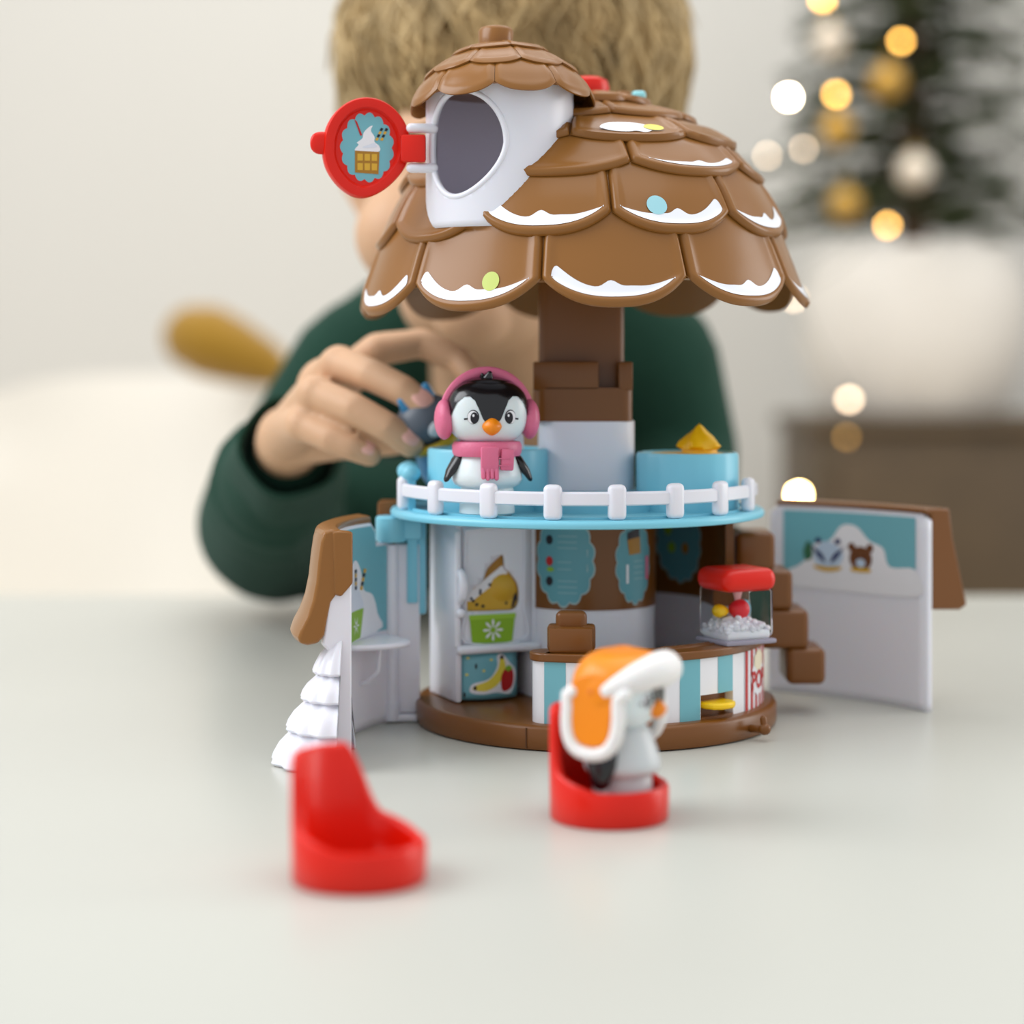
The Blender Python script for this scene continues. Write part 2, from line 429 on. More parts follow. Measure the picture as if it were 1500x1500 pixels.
# ---- serving counter following the rim
RC = 7.2
ctr_a0, ctr_a1 = R(-19), R(80)
b = MB()
slot0, slot1 = R(33.5), R(48.8)
b.arcwall(5.9, RC, 1, 3.5, ctr_a0, slot0, 40); b.arcwall(5.9, RC, 1, 3.5, slot1, ctr_a1, 20)
b.arcwall(5.9, RC, 2.0, 3.5, slot0, slot1, 10); b.arcwall(5.9, RC-.5, 1, 2.0, slot0, slot1, 10)
ea = ctr_a0; ec = ((RC+5.9)/2*math.sin(ea), -(RC+5.9)/2*math.cos(ea))
b.lathe([(.65, 1), (.65, 3.5)], ec, 32)
ctr = b.build('serving_counter', STICKW, H)
b = MB()
b.arcwall(5.7, RC+.12, 3.48, 3.82, ctr_a0, ctr_a1, 50); b.lathe([(.77, 3.48), (.77, 3.82)], ec, 32)
b.build('counter_top', BROWN2, ctr, bevel=.06)
for (a0, a1) in ((R(24), R(52)),):
    for rr in (6.0, 6.35):
        b = MB(); b.tube([(rr*math.sin(a0+(a1-a0)*k/12), -rr*math.cos(a0+(a1-a0)*k/12), 3.82) for k in range(13)], .07, 8); b.build('counter_rib', BROWN2, ctr)
deg = RC*PI/180
for s0, s1, z0 in ((-18.8, -11.8, 1.02), (-4.6, 2.6, 1.02), (9.9, 17.7, 1.02), (25.5, 33.3, 1.02), (41.1, 48.6, 2.0)):
    surf('blue_stripe', [(s0*deg, z0), (s1*deg, z0), (s1*deg, 3.48), (s0*deg, 3.48)], cyl(RC+.015), TEAL, ctr, .3)
b = MB(); b.arcwall(RC-.55, RC-.4, 1.01, 2.02, slot0, slot1, 10); b.arcwall(RC-.5, RC+.01, 1.01, 1.1, slot0, slot1, 10); b.build('lever_slot', BROWN2, ctr)
# popcorn print
surf('popcorn_panel', [(56*deg, 1.02), (79.5*deg, 1.02), (79.5*deg, 3.95), (56*deg, 3.95)], cyl(RC+.02), STICKW, ctr, .3)
for k in range(6):
    a = 56.4+k*4.2
    if a > 77.6: continue
    surf('red_stripe', [(a*deg, 1.02), ((a+2)*deg, 1.02), ((a+2)*deg, 3.95), (a*deg, 3.95)], cyl(RC+.03), REDP, ctr, .3)
surf('popcorn_badge', scallop(68.5*deg, 2.25, .95, .75, 9, .12), cyl(RC+.045), STICKW, ctr, .3)
surf('popcorn_heap', scallop(68.5*deg, 2.95, .62, .42, 8, .14), cyl(RC+.05), mat('popcorn_print', (238, 228, 200), .4), ctr, .3)
def text_decal(name, txt, fn, cx, cz, size, m, parent, sx=1):
    cu = bpy.data.curves.new('lettering', 'FONT'); cu.body = txt; cu.size = size; cu.align_x = 'CENTER'; cu.offset = .035*size; cu.resolution_u = 3
    to = bpy.data.objects.new('lettering', cu); COL.objects.link(to)
    dg = bpy.context.evaluated_depsgraph_get(); dg.update()
    me = bpy.data.meshes.new_from_object(to.evaluated_get(dg))
    bpy.data.objects.remove(to)
    b2 = bmesh.new(); b2.from_mesh(me); bmesh.ops.triangulate(b2, faces=b2.faces)
    for v in b2.verts:
        p = fn(cx+v.co.x*sx, cz+v.co.y); v.co = Vector(p)*.01
    b2.to_mesh(me); b2.free(); me.name = name; me.materials.clear(); me.materials.append(m)
    o = bpy.data.objects.new(name, me); COL.objects.link(o); o.parent = parent
    return o
text_decal('pop_lettering', 'POP', cyl(RC+.06), 68.5*deg, 1.8, 1.05, REDP, ctr, .95)
# yellow lever
b = MB()
la = R(41.2); lx, ly = math.sin(la), -math.cos(la)
Ml = Matrix.Translation((lx*6.7, ly*6.7, 1.55)) @ Matrix.Rotation(la, 4, 'Z')
b.prism([(-.75, .4), (-.75, -.5), (-.65, -.85), (-.3, -1.1), (.3, -1.1), (.65, -.85), (.75, -.5), (.75, .4)], -.13, .13, M=Ml)
b.build('lever', YELL, ctr, bevel=.08)
# cash register
b = MB()
ra = R(-11); Mr = Matrix.Translation((6.45*math.sin(ra), -6.45*math.cos(ra), 3.82)) @ Matrix.Rotation(R(-4), 4, 'Z')
b.box((0, -.1, .5), (1.75, 1.0, 1.02), .12, Mr); b.box((0, .1, 1.15), (1.25, .55, .95), .25, Mr, 4); b.box((0, .15, .55), (1.92, .7, 1.06), .15, Mr)
b.build('cash_register', BROWN2, H)
# popcorn machine
Mp = Matrix.Translation((5.68, -3.55, 3.82)) @ Matrix.Rotation(R(28), 4, 'Z')
b = MB(); b.box((0, 0, .1), (2.5, 2.3, .2), .08, Mp); pm = b.build('popcorn_machine_base', GREYP, H)
b = MB(); b.box((0, 0, 1.3), (2.4, 2.2, 2.2), .3, Mp, 4); b.build('glass_case', CLEAR, pm)
b = MB(); b.box((0, 0, 2.62), (2.62, 2.4, .95), .42, Mp, 5); b.build('machine_lid', RED, pm)
b = MB()
random.seed(5)
for k in range(230):
    x, y = random.uniform(-1, 1), random.uniform(-.9, .9)
    z = .42+random.random()*.2+.55*(1.1-max(abs(x), abs(y)))
    b.ell((x, y, z), (.14, .14, .12), Mp, 8, 6)
b.box((0, 0, .38), (2.1, 1.9, .4), .1, Mp); b.ell((0, 0, .5), (.95, .85, .5), Mp)
pk = b.build('popcorn_heap', mat('popcorn', (238, 238, 242), .7, sss=.2), pm); pk['kind'] = 'stuff'
b = MB(); b.ell((.05, -.1, 1.35), (.42, .42, .42), Mp); b.build('red_ball', mat('red_inner', (220, 40, 50), .4), pm)
b = MB(); b.ell((-.7, .1, 1.3), (.35, .3, .28), Mp); b.build('yellow_ball', YELL, pm)
b = MB(); b.tube([tuple(Mp @ Vector((.45+.25*math.cos(t), .2, 1.3+.35*math.sin(t)))) for t in [R(x) for x in range(-60, 121, 20)]], .07, 8); b.build('blue_hook', BLUE, pm)
b = MB(); b.lathe([(.1, 1.6), (.16, 1.9), (.3, 2.3)], M=Mp, seg=16); b.build('funnel', mat('machine_funnel', (225, 180, 180), .4), pm)

# ---- staircase on the right
st = MB(); st.box((6.9, 2.4, 4.2), (1.0, 1.6, 6.2), .15); st = st.build('staircase', BROWN2, H)
for (x0, x1, z0, z1) in ((6.15, 7.85, 6.3, 8.0), (6.9, 8.62, 4.6, 6.35), (7.1, 9.32, 2.9, 4.62), (8.35, 10.05, 1.35, 2.95)):
    b = MB(); b.box(((x0+x1)/2, 1.9, (z0+z1)/2), (x1-x0, 2.8, z1-z0), .3, None, 4); b.build('step', BROWN2, st)

# ---- right wing (opened backwards to the right)
def arc3(p0, p1, p2, n):
    (ax, ay), (bx, by), (cx, cy) = p0, p1, p2
    d = 2*(ax*(by-cy)+bx*(cy-ay)+cx*(ay-by))
    ux = ((ax*ax+ay*ay)*(by-cy)+(bx*bx+by*by)*(cy-ay)+(cx*cx+cy*cy)*(ay-by))/d
    uy = ((ax*ax+ay*ay)*(cx-bx)+(bx*bx+by*by)*(ax-cx)+(cx*cx+cy*cy)*(bx-ax))/d
    r = math.hypot(ax-ux, ay-uy); t0 = math.atan2(ay-uy, ax-ux); t2 = math.atan2(cy-uy, cx-ux)
    while t2-t0 > PI: t2 -= 2*PI
    while t2-t0 < -PI: t2 += 2*PI
    L = abs(t2-t0)*r
    return (ux, uy), r, t0, t2, L
def wing(p0, p1, p2):
    c, r, t0, t2, L = arc3(p0, p1, p2, 0)
    sgn = 1
    def fn(off):   # off outward (away from the centre of the arc)
        return lambda u, v: (c[0]+(r+off)*math.cos(t0+(t2-t0)*u/L), c[1]+(r+off)*math.sin(t0+(t2-t0)*u/L), v)
    return fn, L
fnR, LR = wing((8.4, 7.2), (11.9, 4.9), (14.6, 1.4))
rw = surf('right_wing', smoothpoly([(0, 0), (LR/2, 0), (LR, 0), (LR, 4), (LR, 8.4), (LR-.4, 8.75), (LR/2, 8.8), (.6, 8.8), (.1, 8.4), (0, 4)], 1), fnR(.15), WHITE, H, .4, solid=.3)
surf('wing_picture', [(.75, 5.4), (LR-.7, 5.4), (LR-.7, 8.5), (.75, 8.5)], fnR(-.03), TEAL, rw, .4)
surf('snow_bank', smoothpoly([(.75, 5.0), (LR-.7, 5.0), (LR-.7, 6.2), (6.4, 6.2), (6.0, 7.0), (5.2, 7.3), (4.5, 7.9), (3.7, 7.9), (3.1, 7.2), (2.3, 7.0), (1.9, 6.3), (1.4, 5.9), (.75, 5.6)], 4), fnR(-.045), STICKW, rw, .3)
sb = fnR(-.06); sb2 = fnR(-.07); sb3 = fnR(-.08)
# two small animal faces: badger and bear
surf('badger_face', smoothpoly([(2.4, 6.1), (3.0, 5.8), (3.6, 6.1), (3.8, 6.6), (3.4, 7.0), (3.0, 7.15), (2.6, 7.0), (2.25, 6.6)], 4), sb, mat('pale_fur_print', (190, 210, 230), .4), rw, .3)
for s in (-1, 1):
    surf('badger_stripe', smoothpoly([(3.0+s*.12, 6.15), (3.0+s*.5, 6.4), (3.0+s*.85, 6.95), (3.0+s*.6, 6.75), (3.0+s*.3, 6.55)], 3), sb2, mat('navy_print', (40, 50, 100), .4), rw, .3)
    surf('badger_ear', oval(3.0+s*.5, 7.15, .16, .14), sb, mat('navy_print', (40, 50, 100), .4), rw, .3)
    surf('badger_scarf', smoothpoly([(3.0, 5.75), (3.0+s*.6, 5.85), (3.0+s*.7, 6.0), (3.0, 5.95)], 3), sb2, GOLDP, rw, .3)
surf('fir_sprig', smoothpoly([(1.9, 6.2), (2.2, 6.4), (2.15, 6.9), (1.95, 7.1), (1.75, 6.6)], 3), sb, mat('fir_print', (60, 110, 80), .4), rw, .3)
BRP = mat('bear_print', (110, 66, 36), .4)
surf('bear_face', oval(4.75, 6.45, .62, .55), sb, BRP, rw, .3)
for s in (-1, 1):
    surf('bear_ear', oval(4.75+s*.5, 6.95, .2, .2), sb, BRP, rw, .3); surf('bear_eye', oval(4.75+s*.2, 6.55, .05, .06, 10), sb3, DARKP, rw, .3)
surf('bear_muzzle', oval(4.75, 6.25, .26, .2), sb2, mat('pale_fur_print', (190, 210, 230), .4), rw, .3)
surf('bear_scarf', smoothpoly([(4.3, 5.85), (5.2, 5.85), (5.25, 6.02), (4.3, 6.02)], 3), sb2, GOLDP, rw, .3)
b = MB()
pr = [(.15, 8.6), (1.2, 8.6), (1.3, 8.9), (-.05, 8.9)]
def sweep(b, fnw, L, cross, n=24, u0=0, u1=None):
    u1 = L if u1 is None else u1
    m = len(cross); vs = []; fs = []
    for i in range(n+1):
        u = u0+(u1-u0)*i/n
        for (o, z) in cross: vs.append(fnw(o)(u, z))
    for i in range(n):
        for k in range(m):
            fs.append((i*m+k, i*m+(k+1) % m, (i+1)*m+(k+1) % m, (i+1)*m+k))
    fs.append(tuple(range(m))); fs.append(tuple(reversed(range(n*m, n*m+m))))
    b.add(vs, fs)
sweep(b, fnR, LR, [(-.05, 8.7), (-.05, 8.92), (1.3, 8.92), (1.5, 7.6), (2.3, 4.6), (1.9, 4.4), (.3, 4.5), (.3, 8.7)], u0=.35)
b.build('wing_roof_edge', BROWN2, rw, bevel=.08)

# ---- left wing (opened towards the camera)
fnL, LL = wing((-8.75, -.9), (-10.35, -5.2), (-9.95, -9.3))
topL = [(0, 7.7), (1.15, 7.72), (1.25, 8.3), (1.6, 8.62), (LL-.1, 8.72)]
lw = surf('left_wing', [(0, .05), (LL, .05)] + list(reversed(topL)), fnL(.12), WHITE, H, .4, solid=.24)
surf('wing_picture', [(.35, 4.0), (LL-.5, 4.0), (LL-.5, 8.6), (1.6, 8.5), (1.3, 8.2), (1.2, 7.6), (.35, 7.6)], fnL(-.02), TEAL, lw, .35)
surf('cloud_print', smoothpoly([(1.2, 4.0), (LL-.7, 4.0), (LL-.7, 6.8), (4.2, 7.0), (3.2, 7.2), (2.6, 6.7), (2.3, 5.9), (1.5, 5.6), (1.1, 4.8)], 4), fnL(-.03), STICKW, lw, .35)
surf('sundae_cup', [(2.7, 3.95), (4.3, 3.85), (4.5, 5.1), (2.35, 5.15)], fnL(-.045), GREENP, lw, .35)
surf('sundae_cream', smoothpoly([(2.4, 5.15), (4.4, 5.1), (4.3, 5.8), (3.6, 6.2), (3.2, 6.5), (2.8, 5.9)], 4), fnL(-.04), mat('cream_print', (222, 228, 240), .4), lw, .35)
for k in range(5):
    o0 = k*.17
    surf('straw', [(2.5-o0*.5, 5.9+o0), (2.75-o0*.5, 5.95+o0), (2.68-o0*.5, 6.1+o0), (2.42-o0*.5, 6.05+o0)], fnL(-.05), DARKP if k % 2 else GOLDP, lw, .35)
    surf('straw', [(3.1, 6.0+o0), (3.35, 6.0+o0), (3.35, 6.15+o0), (3.1, 6.15+o0)], fnL(-.05), GOLDP if k % 2 else DARKP, lw, .35)
for k in range(6):
    a = k*PI/3; c, s_ = math.cos(a), math.sin(a)
    surf('snowflake', [(3.2+c*.08-s_*.05, 4.5+s_*.08+c*.05), (3.2+c*.42, 4.5+s_*.42), (3.2+c*.08+s_*.05, 4.5+s_*.08-c*.05)], fnL(-.055), STICKW, lw, .35)
b = MB(); sweep(b, fnL, LL, [(.1, 8.65), (.1, 8.9), (.7, 8.98), (.98, 8.88), (1.08, 8.5), (1.18, 7.8), (1.26, 7.0), (1.4, 6.3), (1.62, 5.7), (1.88, 5.2), (1.98, 4.9), (1.9, 4.68), (1.6, 4.6), (1.2, 4.66), (.95, 4.95), (.85, 5.5), (.7, 6.2), (.4, 6.6), (.1, 7.0)], u0=1.35, u1=LL+.3)
b.build('wing_roof_edge', BROWN, lw, bevel=.1)
b = MB(); sweep(b, fnL, LL, [(-.16, 6.9), (-.16, 8.87), (.3, 8.93), (.66, 8.9), (.62, 7.6), (.6, 6.5), (.3, 6.4)], n=2, u0=LL-.2, u1=LL+.34)
b.build('wing_roof_corner', BROWN, lw, bevel=.08)
b = MB(); sweep(b, fnL, LL, [(-.15, .05), (-.15, 7.3), (.2, 7.3), (.75, 6.6), (1.0, 4.6), (.75, 4.3), (.75, .05)], n=2, u0=LL-.25, u1=LL+.2)
b.build('wing_end_edge', WHITE, lw, bevel=.08)
# shelf on the wing
M0 = MB(); sh = smoothpoly([(-.0, .0), (.3, 1.4), (1.2, 2.1), (2.3, 1.9), (3.1, 1.1), (3.3, 0)], 4)
vs = []; 
def shelfpt(u, o, z): return fnL(-o)(1.0+u, z)
o = surf('shelf', [(u, w_) for u, w_ in sh], lambda u, w_: shelfpt(u, w_, 3.75), WHITE, lw, .3, solid=.22)
b = MB(); b.tube([fnL(-.9)(2.6, 3.6), fnL(-.8)(2.6, 2.6), fnL(-.3)(2.6, 2.1), fnL(0)(2.6, 2.0)], .1, 8); b.build('shelf_bracket', WHITE, lw)
# snowy fir relief on the outside end
b = MB()
prof = []
for i, (rb, zb, rt, zt) in enumerate(((2.75, 0, 2.05, 1.25), (2.2, 1.25, 1.5, 2.4), (1.65, 2.4, 1.05, 3.4), (1.2, 3.4, .5, 4.7))):
    prof += [(rb-.3, zb+.02), (rb-.12, zb+.02), (rb-.02, zb+.12), (rb-.1, zb+.35), (rb*.55+rt*.45, zb*.45+zt*.55+.05), (rt-.1, zt)]
b.lathe(prof, (-10.1, -9.2), 48, R(-186), R(-2), rad=lambda a, z: 1+.035*math.sin(a*14))
b.build('snowy_fir', WHITE, lw)
# hinge
b = MB(); b.lathe([(.28, .1), (.28, 7.6)], (-8.75, -.95), 24); b.lathe([(.36, .1), (.36, .9)], (-8.75, -.95), 24); b.box((-8.1, -.6, 4.0), (1.1, .5, 7.2), .08); b.build('hinge_post', WHITE, H)
b = MB(); b.box((-8.3, -.5, .2), (1.9, 1.2, .3), .08); b.build('hinge_foot', WHITE, H)
b = MB(); b.lathe([(.62, 7.72), (.68, 7.8), (.68, 8.75), (.6, 8.82)], (-8.75, -.9), 28); b.box((-8.1, -.7, 8.3), (1.3, 1.1, .95), .1); b.box((-7.85, -.6, 6.8), (.45, .9, 3.4), .06); b.box((-7.5, -.35, 6.6), (.4, .9, 4.0), .06)
b.build('hinge_bracket', BLUE, H)
b = MB(); b.box((-9.0, 1.2, 8.4), (.9, 1.4, 1.9), .15); b.build('back_roof_edge', BROWN2, H)

# ---- balcony
BC = (-.8, 0)
b = MB(); b.lathe([(7.85, 8.8), (8.0, 8.85), (8.05, 8.98), (8.0, 9.1), (7.9, 9.16), (0, 9.16)], BC, 96)
bal = b.build('balcony', BLUE, H, sharp=50)
b = MB(); b.lathe([(7.35, 9.16), (7.35, 9.25), (7.2, 9.25)], BC, 96, cap=False); b.build('balcony_lip', BLUE, bal)
def bp(px, r=7.62):
    # azimuth on the balcony rim whose point stands at the measured bearing
    best = None
    for k in range(-900, 901):
        a = R(k/10); x = BC[0]+r*math.sin(a); y = BC[1]-r*math.cos(a)
        p = 750+(x-CAMX)*FPX/(y-CAMY)
        if best is None or abs(p-px) < best[0]: best = (abs(p-px), a)
    return best[1]
angs = [bp(p) for p in (591, 638, 716, 810, 904, 989, 1055, 1096)]
for a in angs:
    b = MB(); Mq = Matrix.Translation((BC[0]+7.62*math.sin(a), BC[1]-7.62*math.cos(a), 9.16)) @ Matrix.Rotation(a, 4, 'Z')
    b.box((0, 0, .7), (.74, .5, 1.42), .22, Mq, 4)
    b.build('fence_post', WHITE, bal)
n = 60; a0, a1 = angs[0], R(80)
b = MB()
prs = []
for z, rr in ((9.78, 7.5), (9.72, 7.58), (9.72, 7.66), (9.78, 7.76), (10.2, 7.76), (10.28, 7.68), (10.28, 7.58), (10.2, 7.5)): prs.append((rr, z))
b.lathe(prs+[prs[0]], BC, n, a0, a1); b.build('fence_rail', WHITE, bal)
# tubs
def tub(name, cx, cy, r, z1, m=BLUE):
    b = MB(); b.lathe([(r, 9.16), (r, z1-.15), (r-.06, z1-.02), (r-.2, z1), (r-.3, z1-.1), (r-.3, z1-.5), (0, z1-.5)], (cx, cy), 72, rad=lambda a, z: 1+.004*(1 if math.sin(a*18) > .6 else -1))
    return b.build(name, m, bal, sharp=30)
tub('flower_tub', 3.8, -1.9, 2.15, 11.6)
b = MB(); b.lathe([(1.84, 11.15), (1.8, 11.5), (1.4, 11.56), (0, 11.58)], (3.8, -1.9), 48); b.build('yellow_filling', YELL, bal)
b = MB()
ys = [(.0, 12.8), (.12, 12.7), (.3, 12.48), (.55, 12.26), (.78, 12.04), (.88, 11.86), (.82, 11.74), (.72, 11.7), (.76, 11.6), (.7, 11.3)]
b.lathe(list(reversed(ys)), (4.3, -2.0), 60, rad=lambda a, z: 1+.13*math.sin(5*a+z*5)*(1 if z > 11.75 else .15)); b.build('whipped_cream', mat('cream_yellow', (246, 190, 20), .35, sss=.1), bal)
tub('flower_tub', -4.6, -1.2, 2.6, 11.75)
b = MB(); b.arcwall(7.2, 7.5, 9.16, 10.9, R(-100), R(-72), 16, BC)
for k in range(4): b.ell((BC[0]+7.35*math.sin(R(-98+8*k)), BC[1]-7.35*math.cos(R(-98+8*k)), 10.7), (.42, .42, .38), None, 12, 8)
b.build('balcony_side_wall', BLUE, bal)
b = MB(); b.lathe([(3.1, 9.16), (3.1, 9.8), (2.9, 9.9), (2.4, 9.95)], (-.2, -1.2), 60, rad=lambda a, z: 1+.004*(1 if math.sin(a*22) > .6 else -1)); b.build('column_foot', BLUE, bal, sharp=30)
# ---- column
def rrect(w_, d, r, n=6):
    out = []
    for (sx, sy, q) in ((1, -1, -90), (1, 1, 0), (-1, 1, 90), (-1, -1, 180)):
        for k in range(n+1):
            a = R(q+90*k/n); out.append((sx*(w_/2-r)+r*math.cos(a), sy*(d/2-r)+r*math.sin(a)))
    return out
CX, CY = -.42, -.2
T = Matrix.Translation((CX, CY, 0))
b = MB(); b.prism(rrect(4.1, 3.8, 1.2), 9.16, 12.88, M=T); b.build('lower_column', WHITE, H)
b = MB(); b.box((-2.5, -1.5, 10.7), (.9, .3, 3.6), .1, T @ Matrix.Rotation(R(-3), 4, 'Y')); b.build('column_fin', WHITE, H)
b = MB(); Tc = T; T = Matrix.Translation((CX-.18, CY, 0))
b.prism(rrect(4.2, 3.5, .5), 12.88, 14.3, M=T)
b.box((-.72, -1.5, 14.8), (2.76, .5, 1.2), .06, T); b.box((1.8, -1.5, 14.8), (.6, .5, 1.2), .06, T); b.box((0, 1.4, 14.8), (3.8, .5, 1.2), .06, T)
b.box((-1.75, 0, 14.8), (.4, 3.2, 1.2), .06, T); b.box((1.75, 0, 14.8), (.4, 3.2, 1.2), .06, T)
b.build('column_collar', BROWN2, H)
b = MB(); b.prism(rrect(3.65, 2.0, .4), 13.5, 24, M=Tc @ Matrix.Translation((-.2, .2, 0))); b.build('upper_column', BROWN2, H)

# ---- roof
RCX, RCY = -.62, 0
ctl = [(0, 27.0), (1.3, 26.85), (2.7, 26.4), (4.2, 25.75), (5.6, 25.1), (6.6, 24.35), (7.45, 23.2), (8.1, 21.9), (8.6, 20.5), (9.05, 19.0), (9.45, 17.5), (9.55, 17.1)]
cr = np.array([c[0] for c in ctl]); cz = np.array([c[1] for c in ctl])
ss = np.concatenate([[0], np.cumsum(np.hypot(np.diff(cr), np.diff(cz)))])
sd = np.linspace(0, ss[-1], 400)
ker = np.hanning(41); ker /= ker.sum()
def sm(v):
    p = np.interp(sd, ss, v); q = np.concatenate([2*p[0]-p[1:21][::-1], p, 2*p[-1]-p[-21:-1][::-1]])
    return np.convolve(q, ker, 'valid')
pr_, pz_ = sm(cr), sm(cz)
def make_prof(pr, pz, sdd, c):
    dr = np.gradient(pr, sdd); dz = np.gradient(pz, sdd)
    L = np.hypot(dr, dz)
    def at(s, a, off):
        r = np.interp(s, sdd, pr); z = np.interp(s, sdd, pz)
        tr = np.interp(s, sdd, dr/L); tz = np.interp(s, sdd, dz/L)
        r += -tz*off; z += tr*off
        return (c[0]+r*math.sin(a), c[1]-r*math.cos(a), float(z))
    def s_of_z(z): return float(np.interp(-z, -pz, sdd))
    def r_of_s(s): return float(np.interp(s, sdd, pr))
    return at, s_of_z, r_of_s
roof_at, roof_s, roof_r = make_prof(pr_, pz_, sd, (RCX, RCY))
DX, DY, DR = -4.1, -4.6, 3.02        # dormer axis and radius
def in_dormer(p): return (p[0]-DX)**2+(p[1]-DY)**2 < (DR-.12)**2 and p[2] > 20.9

def botcurve(a, s_edge, rise):
    return s_edge - rise*abs(a)**2.5
def shingle(name, at, s_top, s_edge, th, hw, rise, lift0, lift1, m, parent, rim=.13, cut=None, na=34, nt=24, thick=.16, rimw=.2):
    vs = []; fs = []
    rr = hw*9.0
    for side in (0, 1):
        for j in range(nt+1):
            t = j/nt
            for i in range(na+1):
                a = -1+2*i/na
                a = math.sin(a*PI/2*.999)*.35+a*.65
                sb_ = botcurve(a, s_edge, rise)
                s = s_top+t*(sb_-s_top)
                rloc = max(.3, float(np.interp(s, sd, pr_)) if at is roof_at else 3.0)
                de = min((1-abs(a))*hw*rloc, (sb_-s)*1.0)
                bulge = rim*math.exp(-((de-.2)/rimw)**2)*min(1, .25+t*1.5)
                edge = -rim*1.1*math.exp(-(de/.09))*(1 if at is roof_at else .6)
                off = lift0+(lift1-lift0)*t**1.3+bulge+edge
                if side: off = lift0+(lift1-lift0)*t**1.3 - thick
                vs.append(at(s, th+a*hw*.992, off))
    n1 = (nt+1)*(na+1)
    def keep(q): return True
    for side in (0, 1):
        o = side*n1
        for j in range(nt):
            for i in range(na):
                a = o+j*(na+1)+i
                q = (a, a+1, a+na+2, a+na+1)
                if keep(q): fs.append(q if side == 0 else tuple(reversed(q)))
    loop = [(i, i+1) for i in range(na)] + [(nt*(na+1)+i, nt*(na+1)+i+1) for i in range(na)] + [(j*(na+1), (j+1)*(na+1)) for j in range(nt)] + [(j*(na+1)+na, (j+1)*(na+1)+na) for j in range(nt)]
    for a, c in loop:
        q = (a, c, c+n1, a+n1)
        if keep(q): fs.append(q)
    if not fs: return None
    if cut:
        ins = [(p[0]-DX)**2+(p[1]-DY)**2 < (DR-.06)**2 and p[2] > 20.8 for p in vs]
        fs = [f for f in fs if not all(ins[k] for k in f)]
        for k, p in enumerate(vs):
            if ins[k]:
                d = Vector((p[0]-DX, p[1]-DY)); d = d.normalized()*(DR-.06) if d.length > 1e-6 else Vector((DR, 0))
                vs[k] = (DX+d.x, DY+d.y, p[2])
    if not fs: return None
    used = sorted({k for f in fs for k in f}); mp = {k: n for n, k in enumerate(used)}
    vs = [vs[k] for k in used]; fs = [tuple(mp[k] for k in f) for f in fs]
    b = MB(); b.v = vs; b.f = fs
    o = b.build(name, m, parent, sharp=60)
    return o

b = MB()
sN = roof_s(18.6)
prof_o = [roof_at(s, 0, -.02) for s in np.linspace(0.02, sN, 60)]
vs = []; fs = []; NA = 120; NS = 60
for side, off in ((0, -.06), (1, -.32)):
    for j in range(NS+1):
        for i in range(NA): vs.append(roof_at(.01+(sN-.01)*j/NS, 2*PI*i/NA, off))
n1 = (NS+1)*NA
for side in (0, 1):
    for j in range(NS):
        for i in range(NA):
            q = (side*n1+j*NA+i, side*n1+j*NA+(i+1) % NA, side*n1+(j+1)*NA+(i+1) % NA, side*n1+(j+1)*NA+i)
            if not all(in_dormer(vs[k]) for k in q): fs.append(q)
for i in range(NA): fs.append((NS*NA+i, NS*NA+(i+1) % NA, n1+NS*NA+(i+1) % NA, n1+NS*NA+i))
b.v = vs; b.f = fs
roof = b.build('roof', BROWN, H, sharp=60)

E1, E2, E3, E4, E5, E6 = [roof_s(z) for z in (17.45, 20.3, 22.7, 24.1, 25.35, 26.2)]
LIFT = .22
rows = [  # s_top, s_edge, count, phase deg, rise
    (E2-1.1, E1, 10, 6, 1.2), (E3-.9, E2, 10, 24, .95), (E4-.7, E3, 8, 36, .6), (E5-.7, E4, 8, 17, .45), (E6-.5, E5, 7, 40, .4), (.35, E6, 6, 10, .25)]
for k, (s0, s1, cnt, ph, rise) in enumerate(rows):
    for i in range(cnt):
        th = ph+360/cnt*i
        if th > 180: th -= 360
        shingle('shingle', roof_at, s0, s1, R(th), PI/cnt, rise, .0, LIFT, BROWN, roof, cut=True, na=34 if k < 3 else 26, nt=26 if k < 2 else 16)
def icing(th_deg, row, a0, a1, mirror=False, thickness=.64, off=.4):
    s0, s1, cnt, ph, rise = rows[row]; hw = PI/cnt; th = R(th_deg)
    N = 60; low = []; up = []
    inset = .38
    for i in range(N+1):
        q = .5-.5*math.cos(PI*i/N)
        a = a0+(a1-a0)*q
        x = 1-q if mirror else q       # thick bulb where x=0, thin tail where x=1
        env = math.sqrt(max(0, 1-(1-min(1, x/.055))**2)) * math.sqrt(max(0, 1-max(0, (x-.62)/.38)**1.6))
        tk = thickness*(.56+.5*math.exp(-(x/.2)**2)+.5*math.exp(-((x-.47)/.07)**2)+.12*math.exp(-((x-.62)/.1)**2)) * env
        s_b = botcurve(a, s1, rise)-inset
        low.append((a, s_b+.5*(1-min(1, env*1.0))*-.2)); up.append((a, s_b-tk))
    vs = []; fs = []; K = 5
    for (a, sl), (_, su) in zip(low, up):
        for k in range(K+1):
            s = sl+(su-sl)*k/K; t = (s-s0)/(s1-s0)
            rl = roof_r(s); de = min((1-abs(a))*hw*rl, botcurve(a, s1, rise)-s)
            tt = (s-s0)/(botcurve(a, s1, rise)-s0)
            o_ = LIFT*max(tt, 0)**1.3+.13*math.exp(-((de-.2)/.2)**2)*min(1, .25+max(tt, 0)*1.5)+.025
            vs.append(roof_at(s, th+a*hw, o_))
    for i in range(N):
        for k in range(K): fs.append((i*(K+1)+k, (i+1)*(K+1)+k, (i+1)*(K+1)+k+1, i*(K+1)+k+1))
    b = MB(); b.v = vs; b.f = fs
    return b.build('icing', ICING, roof)
